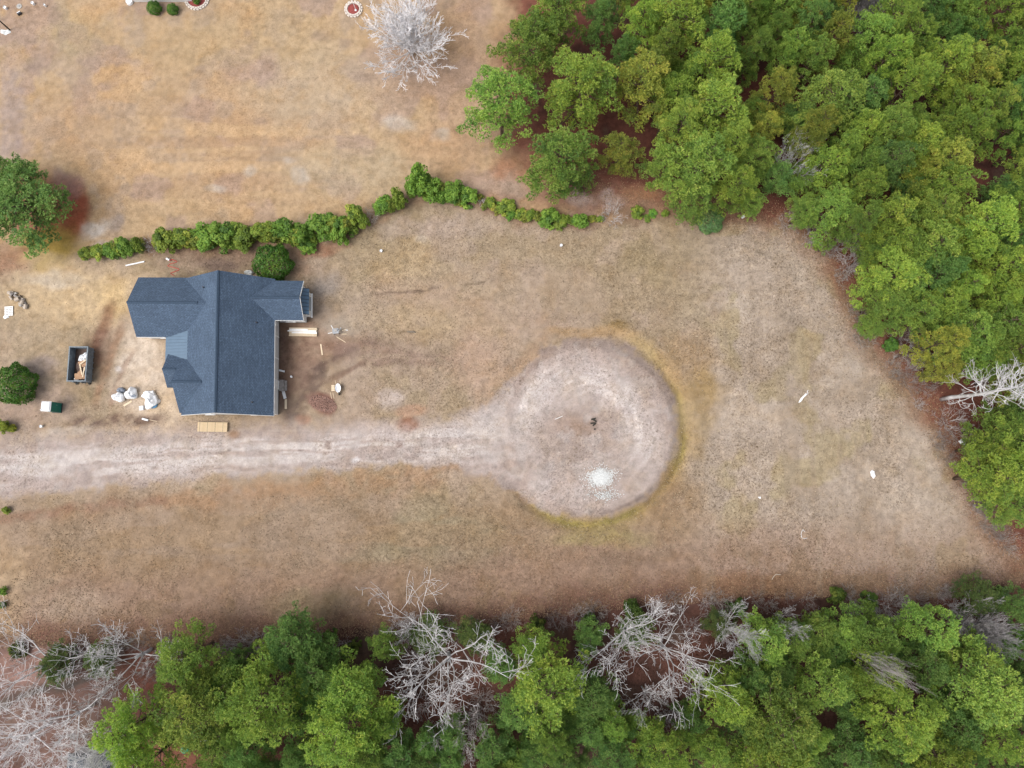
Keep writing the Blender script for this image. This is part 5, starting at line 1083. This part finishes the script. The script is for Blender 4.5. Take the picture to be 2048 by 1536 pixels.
# wheelbarrow, stool, sticks
p = P(676, 776, .6); W = thing('wheelbarrow', 'white wheelbarrow standing on the grass right of the house', 'wheelbarrow', (p.x, p.y, gz(p.x, p.y)), math.radians(95))
m = MB(); n = 20; rings = [(.28, .16, .32), (.50, .30, .62), (.54, .33, .64), (.50, .29, .60), (.27, .15, .36)]
vs_ = [(rx * math.cos(6.2832 * k / n), ry * math.sin(6.2832 * k / n), z) for rx, ry, z in rings for k in range(n)]; fs = [(i * n + k, i * n + (k + 1) % n, (i + 1) * n + (k + 1) % n, (i + 1) * n + k) for i in range(4) for k in range(n)] + [tuple(range(n - 1, -1, -1)), tuple(4 * n + k for k in range(n))]
m.add(vs_, fs); m.build('tray', 'white_plastic', W, True)
for s in (-1, 1): MB().tube([(-.62, s * .1, .2), (0, s * .2, .30), (.95, s * .3, .58)], .022, 6).build('handle', 'pale_wood', W); MB().tube([(.3, s * .22, .36), (.42, s * .26, 0)], .02, 6).build('leg', 'dark_metal', W)
MB().tube([(-.62, -.05, .2), (-.62, .05, .2)], .2, 14).build('wheel', 'rubber', W)
p = P(666, 776, .45); o = thing('sawhorse', 'small wooden stool beside the white wheelbarrow', 'stool', (p.x, p.y, gz(p.x, p.y)), .05)
for k in range(4): MB().box((0, -.27 + .18 * k, .44), (.38, .15, .04)).build('slat', 'pale_wood', o)
for x in (-.15, .15):
    for y in (-.27, .27): MB().box((x, y, .21), (.06, .06, .42)).build('leg', 'pale_wood', o)
for i, (px, py) in enumerate(((662, 791), (667, 791))): box_at('stick', 'pale_wood', 'thin pale stick below the wooden stool, ' + ('left', 'right')[i] + ' of two', 'stick', px, py, (.75, .05, .05), -78)
rr_ = random.Random(33); m = MB(); ctr = P(646, 808)
for k in range(900):
    a = rr_.uniform(0, 6.28); q = rr_.random() ** .6; u, v = math.cos(a) * q * 1.75, math.sin(a) * q * .85; x, y = ctr.x + u * .94 + v * .2, ctr.y - u * .3 + v
    sz = rr_.uniform(.07, .2); m.box((x, y, gz(x, y) + .02 + .2 * (1 - q) * rr_.random()), (sz, sz * rr_.uniform(.4, .9), sz * .5), Matrix.Rotation(rr_.uniform(0, 3), 3, 'Z') @ Matrix.Rotation(rr_.uniform(-.6, .6), 3, 'X'))
tag(m.build('rubble_pile', 'brick_rubble'), 'low reddish-brown pile of rubble below the wheelbarrow', 'rubble', kind='stuff')
# saw table with scraps
p = P(671, 662, .8); o = thing('work_table', 'grey work table with scrap sticks round it, right of the lumber', 'table', (p.x, p.y, gz(p.x, p.y)), .1); MB().box((0, 0, .8), (.72, .62, .05)).build('top', 'grey_metal', o)
for x in (-.3, .3):
    for y in (-.25, .25): MB().box((x, y, .39), (.05, .05, .77)).build('leg', 'dark_metal', o)
MB().box((.05, .05, .9), (.3, .22, .15)).build('saw_body', 'concrete', o)
for i, (px, py, L, rz, mt) in enumerate(((679, 660, .7, 60, 'white_trim'), (688, 668, .6, 0, 'pale_wood'), (688, 660, .5, 15, 'pale_wood'), (682, 679, 1.3, -32, 'pale_wood'), (664, 654, .5, -60, 'white_trim'), (692, 660, .45, -5, 'white_trim'), (660, 666, .5, 10, 'white_trim'))):
    box_at('scrap_stick', mt, ('white scrap upright beside the work table\'s right corner', 'pale scrap lying right of the work table, lower', 'pale scrap lying right of the work table, upper', 'long thin pale stick below right of the work table', 'white scrap above the work table', 'white scrap farthest right of the work table', 'white scrap left of the work table')[i], 'stick', px, py, (L, .07, .05), rz)
# log pile, pallet
lp = G(38, 600); o = thing('log_pile', 'pile of cut grey logs and stones at the left edge', 'log pile', lp, math.radians(-38)); lr = random.Random(9)
for k in range(30):
    t = lr.uniform(-1, 1); r_ = lr.uniform(.13, .24); x, y = t * 1.35, lr.gauss(0, .26) * (1.2 - abs(t)); z = r_ * .8 + lr.choice((0, 0, .22)) * (1 - abs(t)); a = lr.uniform(0, 3.14); e_ = lr.uniform(.12, .3)
    MB().tube([(x - math.cos(a) * e_, y - math.sin(a) * e_, z), (x + math.cos(a) * e_, y + math.sin(a) * e_, z + lr.uniform(-.05, .15))], [r_, r_ * lr.uniform(.8, 1)], 7).build('log', lr.choice(('stone', 'stone', 'log_end', 'concrete', 'old_wood')), o)
p = P(17, 622, .15); o = thing('pallet', 'white slatted pallet below the log pile at the left edge', 'pallet', (p.x, p.y, gz(p.x, p.y)), .08)
for k in range(6): MB().box((0, -.5 + k * .2, .13), (1.0, .135, .03)).build('slat', 'white_trim', o)
for x in (-.42, 0, .42): MB().box((x, 0, .06), (.08, 1.15, .11)).build('stringer', 'white_trim', o)
heap('white_sheet', 'white_tarp', 'crumpled white sheet half under the pallet', 'sheet', 12, 634, (.35, .2, .1), 78)
# flower beds with stone edging
def bed(px, py, R, lab, n, group):
    p = G(px, py); o = thing('flower_bed', lab, 'flower bed', p, 0, group); MB().lathe((0, 0, -.1), [(R - .02, 0), (R - .02, .2), (R * .7, .26), (.02, .28)], 28).build('mulch', 'red_mulch', o); me = None
    for ring, rr_ in ((0, R + .12), (1, R + .34)):
        for k in range(n):
            a = 6.2832 * (k + ring * .5) / n
            if me is None: me = mb_mesh(MB().box((0, 0, 0), (.2, 2 * math.pi * (R + .2) / n * .9, .2), taper=.9), 'edging_stone', 'paver', False)
            b2 = link_mesh('edging_stone', me, None, o); b2.location = (math.cos(a) * rr_, math.sin(a) * rr_, .09 - .04 * ring + .01 * (k % 3)); b2.rotation_euler = (0, 0, a + .03 * (k % 2))
    return o
bed(707, 19, .72, 'round red-mulch bed ringed with pale stones on the neighbour\'s lawn', 16, 'red mulch beds'); bed(394, -2, 1.15, 'red-mulch bed with stone edging at the neighbour\'s house corner, cut by the top edge', 24, 'red mulch beds')
p = G(712, 22); o = thing('flag_pole', 'thin white flagpole standing in the round red-mulch bed', 'flagpole', p); MB().tube([(0, 0, 0), (0, 0, 5.5)], .04, 8).build('pole', 'white_plastic', o); MB().lathe((0, 0, 5.5), [(.03, 0), (.08, .05), (.03, .12)], 10).build('finial', 'white_trim', o); MB().lathe((0, 0, .1), [(.14, 0), (.14, .1), (.05, .16)], 12).build('base', 'white_plastic', o)
# utility post and small things in the upper left corner
p = G(20, 60); o = thing('post', 'dark wooden post leaning out of view at the upper left edge', 'post', p); MB().tube([(0, 0, -.1), (0, 0, 3.6)], [.09, .08], 10).build('shaft', 'char', o); MB().lathe((0, 0, 3.6), [(.1, 0), (.1, .04), (.04, .07)], 10).build('cap', 'grey_metal', o)
heap('stone_patch', 'white_stone', 'patch of pale stones at the foot of the dark post', 'stones', 10, 64, (.5, .35, .08), 90, amp=.5, sm=False)
p = G(39, 13); o = thing('well_lid', 'round grey lid set in the lawn near the upper left corner', 'lid', p); MB().lathe((0, 0, -.02), [(.34, 0), (.34, .08), (.3, .1), (.02, .1)], 20).build('plate', 'concrete', o); MB().lathe((0, 0, .08), [(.1, 0), (.1, .05), (.02, .05)], 12).build('knob', 'grey_metal', o)
p = G(41, 29); o = thing('meter_box', 'small dark and white box below the round grey lid', 'box', p, .6); MB().box((0, 0, .15), (.5, .22, .3)).build('case', 'dark_metal', o); MB().box((-.02, .2, .12), (.45, .12, .24)).build('panel', 'white_plastic', o)
def bucket(px, py, lab, r_=.16):
    p = G(px, py); o = thing('bucket', lab, 'bucket', p); m = MB(); m.lathe((0, 0, 0), [(r_ * .85, 0), (r_, .34), (r_ * 1.05, .34), (r_ * 1.05, .37), (r_ * .9, .37), (r_ * .8, .30)], 16); m.build('body', 'white_plastic', o)
    MB().tube([(r_, 0, .33), (r_ * .7, r_ * .75, .42), (0, r_ * 1.05, .45), (-r_ * .7, r_ * .75, .42), (-r_, 0, .33)], .012, 5).build('handle', 'grey_metal', o)
bucket(13, 18, 'white bucket left of the round grey lid', .19); bucket(68, 9, 'white bucket right of the round grey lid', .18); bucket(92, 13, 'small white bucket farthest right near the upper left corner', .12)
bucket(1485, 435, 'white bucket on the red straw at the field\'s north edge'); bucket(1122, 492, 'white bucket on the dry grass below the hedge\'s right end'); bucket(763, 503, 'white bucket on the dry grass right of the hedge gap')
bucket(85, 853, 'white bucket below the portable toilet'); bucket(584, 754, 'small white bucket on the mud right of the back step', .12)
heap('white_stone_lump', 'white_stone', 'pale rock beside the house\'s north eave left of the round evergreen', 'rock', 498, 545, (.55, .28, .35), 92, sm=False)
# scattered litter on the field
def litter(name, mat, lab, cat, px, py, pts, r_=.035, w=None):
    p = G(px, py)
    if w: o = MB().blob((0, 0, 0), w, int(px), 14, 7, .45).build(name, mat)
    else: o = MB().tube([(x, y, r_ + .01 + .02 * (k % 2)) for k, (x, y) in enumerate(pts)], r_, 6).build(name, mat)
    o.location = p; tag(o, lab, cat)
litter('plastic_sheet', 'white_tarp', 'long torn white plastic strip on the field, upper right', 'litter', 1605, 796, None, w=(.62, .13, .08)); bpy.data.objects['plastic_sheet'].rotation_euler = (0, 0, .85)
litter('plastic_strip', 'white_plastic', 'thin white strip curling from the torn plastic on the field', 'litter', 1611, 788, [(-.2, -.3), (.1, -.1), (.3, .1), (.2, .35), (.35, .45)], .03)
litter('plastic_bag', 'white_tarp', 'crumpled white bag in the middle of the right-hand field', 'litter', 1744, 948, None, w=(.22, .45, .22))
litter('bent_wire', 'white_plastic', 'bent white wire on the field, lower right', 'wire', 1606, 1067, [(.45, -.5), (.1, -.6), (-.2, -.45), (-.25, 0), (-.1, .3), (.0, .45), (.2, .2)], .025)
litter('paper_scrap', 'white_tarp', 'small white scrap on the field below the turning circle\'s level', 'litter', 1519, 995, None, w=(.14, .12, .08)); litter('paper_scrap', 'white_tarp', 'tiny white scrap by the southern trees near the upright bare tree', 'litter', 1442, 1222, None, w=(.1, .14, .08))
litter('stick', 'log_end', 'pale forked stick on the brown field edge, lower right', 'stick', 1552, 1153, [(-.5, -.35), (-.3, .0), (0, .25), (.55, .2)], .04)
litter('plastic_sheet', 'white_tarp', 'white rubbish among the bare thickets on the right field edge', 'litter', 1923, 884, None, w=(.4, .28, .2))
litter('paper_scrap', 'white_tarp', 'white scrap at the edge of the large oak\'s branches', 'litter', 905, 1256, None, w=(.16, .1, .08))
litter('stick', 'white_trim', 'pale stick lying in the turning circle left of the charred logs', 'stick', 1117, 836, [(-.45, -.18), (0, 0), (.45, .2)], .035)
p = G(1187, 846); o = thing('charred_logs', 'small heap of charred logs in the middle of the turning circle', 'log pile', p)
for (x, y, L, a) in ((-.05, .45, .55, .3), (.1, .25, .5, -.6), (-.1, -.05, .6, .1), (.05, -.2, .45, .7), (.1, -.75, .2, .2)): MB().tube([(x - math.cos(a) * L / 2, y - math.sin(a) * L / 2, .1), (x + math.cos(a) * L / 2, y + math.sin(a) * L / 2, .14)], [.09, .07], 8).build('log', 'char', o)
p = G(822, 664, .06); o = MB().tube([(-.5, .05, 0), (-.1, 0, .02), (.3, .02, .05), (.55, -.06, .03)], [.06, .1, .13, .05], 7).build('branch', 'old_wood'); o.location = p; tag(o, 'short dark rotten log on the grass right of the work table', 'log')
# spilled pale gravel in the circle: many separate stones
gr_ = random.Random(21); m = MB(); ctr = P(1200, 955)
for k in range(4200):
    a = gr_.uniform(0, 6.28); q = min(1.35, abs(gr_.gauss(0, .46))); lob = 1 + .12 * math.sin(2 * a + 1) + .10 * math.sin(5 * a); x, y = ctr.x + math.cos(a) * q * 1.65 * lob, ctr.y + math.sin(a) * q * 1.35 * lob
    if gr_.random() < .07: x, y = ctr.x + gr_.gauss(.5, .8), ctr.y - 2.0 + gr_.gauss(0, .3)
    s = gr_.uniform(.05, .13); z = gz(x, y) + .01 + .12 * max(0, 1 - q) * gr_.random()
    m.box((x, y, z), (s, s * gr_.uniform(.6, 1), s * .6), gr_.uniform(0, 3), .7)
tag(m.build('gravel_spill', 'white_stone'), 'patch of spilled whitish gravel low in the turning circle', 'gravel', kind='stuff')

# ------------------------------------------------------------------ dry grass tussocks and leaf litter
def scatter_ground():
    rg = np.random.default_rng(77); n = 190000
    x = rg.uniform(-62, 64, n); y = rg.uniform(-24, 36, n); qx, qy = proj(x, y)
    hy = line_y(qx, HEDGE_LINE); ty = line_y(qx, TREE_S)
    ok = (qy > hy + 14) & (qy < ty - 4) & ~in_poly(qx, qy, WOOD_E) & (qx > -20) & (qx < 2070)
    cy = np.interp(qx, [-300, 0, 300, 600, 850, 1000, 1100], [965, 938, 915, 898, 888, 882, 875]); ok &= (np.abs(qy - cy) > np.interp(qx, [0, 800, 1000, 1080, 1081], [66, 50, 85, 110, -1])) | (qx > 1150)
    ok &= np.hypot((qx - 1183) / 172, (qy - 855) / 180) > 1.02
    yard = (qx < 720) & (qy < 990) & (qy > 480); ok &= ~yard | (rg.random(n) < .12)
    ok &= ~((x > -44.5) & (x < -22.5) & (y > 5.5) & (y < 24))
    dens = fbm(x / 4, y / 4, 191, 4); ok &= rg.random(n) < smooth(.36, .6, dens) * .8 + .12
    x, y = x[ok], y[ok]; z = ground_z(x, y); m = len(x)
    cen = np.stack([x, y, z - .01], 1); d = np.stack([rg.normal(0, .7, m), rg.normal(0, .7, m), np.full(m, .8)], 1); d /= np.linalg.norm(d, axis=1, keepdims=True)
    red = smooth(150, 20, line_y(proj(x, y)[0], TREE_S) - proj(x, y)[1])
    tint = np.clip(rg.normal(.62, .2, m) - .3 * red, 0, 1)
    me = blades_mesh('dry_grass', cen, d, .17, .055, tint, 2, 78, 'straw_grass', .5)
    o = link_mesh('dry_grass', me, None); o.color = (1, 1, 1, 1); tag(o, 'dry winter grass tussocks over the lot and field', 'grass', kind='stuff')
    n = 46000; t = rg.random(n); k = rg.random(n) < .6
    sx = rg.uniform(-10, 2060, n); sy = line_y(sx, TREE_S) - np.abs(rg.normal(0, 34, n)) + 8
    pts = np.array(WOOD_E[4:18], float); seg = rg.integers(0, len(pts) - 1, n); e = pts[seg] * (1 - t[:, None]) + pts[seg + 1] * t[:, None]; off = rg.normal(0, 20, (n, 2))
    px = np.where(k, sx, e[:, 0] + off[:, 0]); py = np.where(k, sy, e[:, 1] + off[:, 1])
    u = (px - 1024) / FPX; v = -(py - 768) / FPX; dz = v * ST - CT; tt = -HC / dz; x, y = u * tt, (v * CT + ST) * tt
    cen = np.stack([x, y, ground_z(x, y) + .015], 1); nrm = np.tile(np.array([0, 0, 1.6]), (n, 1))
    me = leaves_mesh('leaf_litter', cen, nrm, .075, rg.uniform(0, 1, n), 79, 'dry_leaf')
    o = link_mesh('leaf_litter', me, None); o.color = (1, 1, 1, 1); tag(o, 'fallen brown leaves and pine straw along the field edges', 'leaf litter', kind='stuff')
scatter_ground()
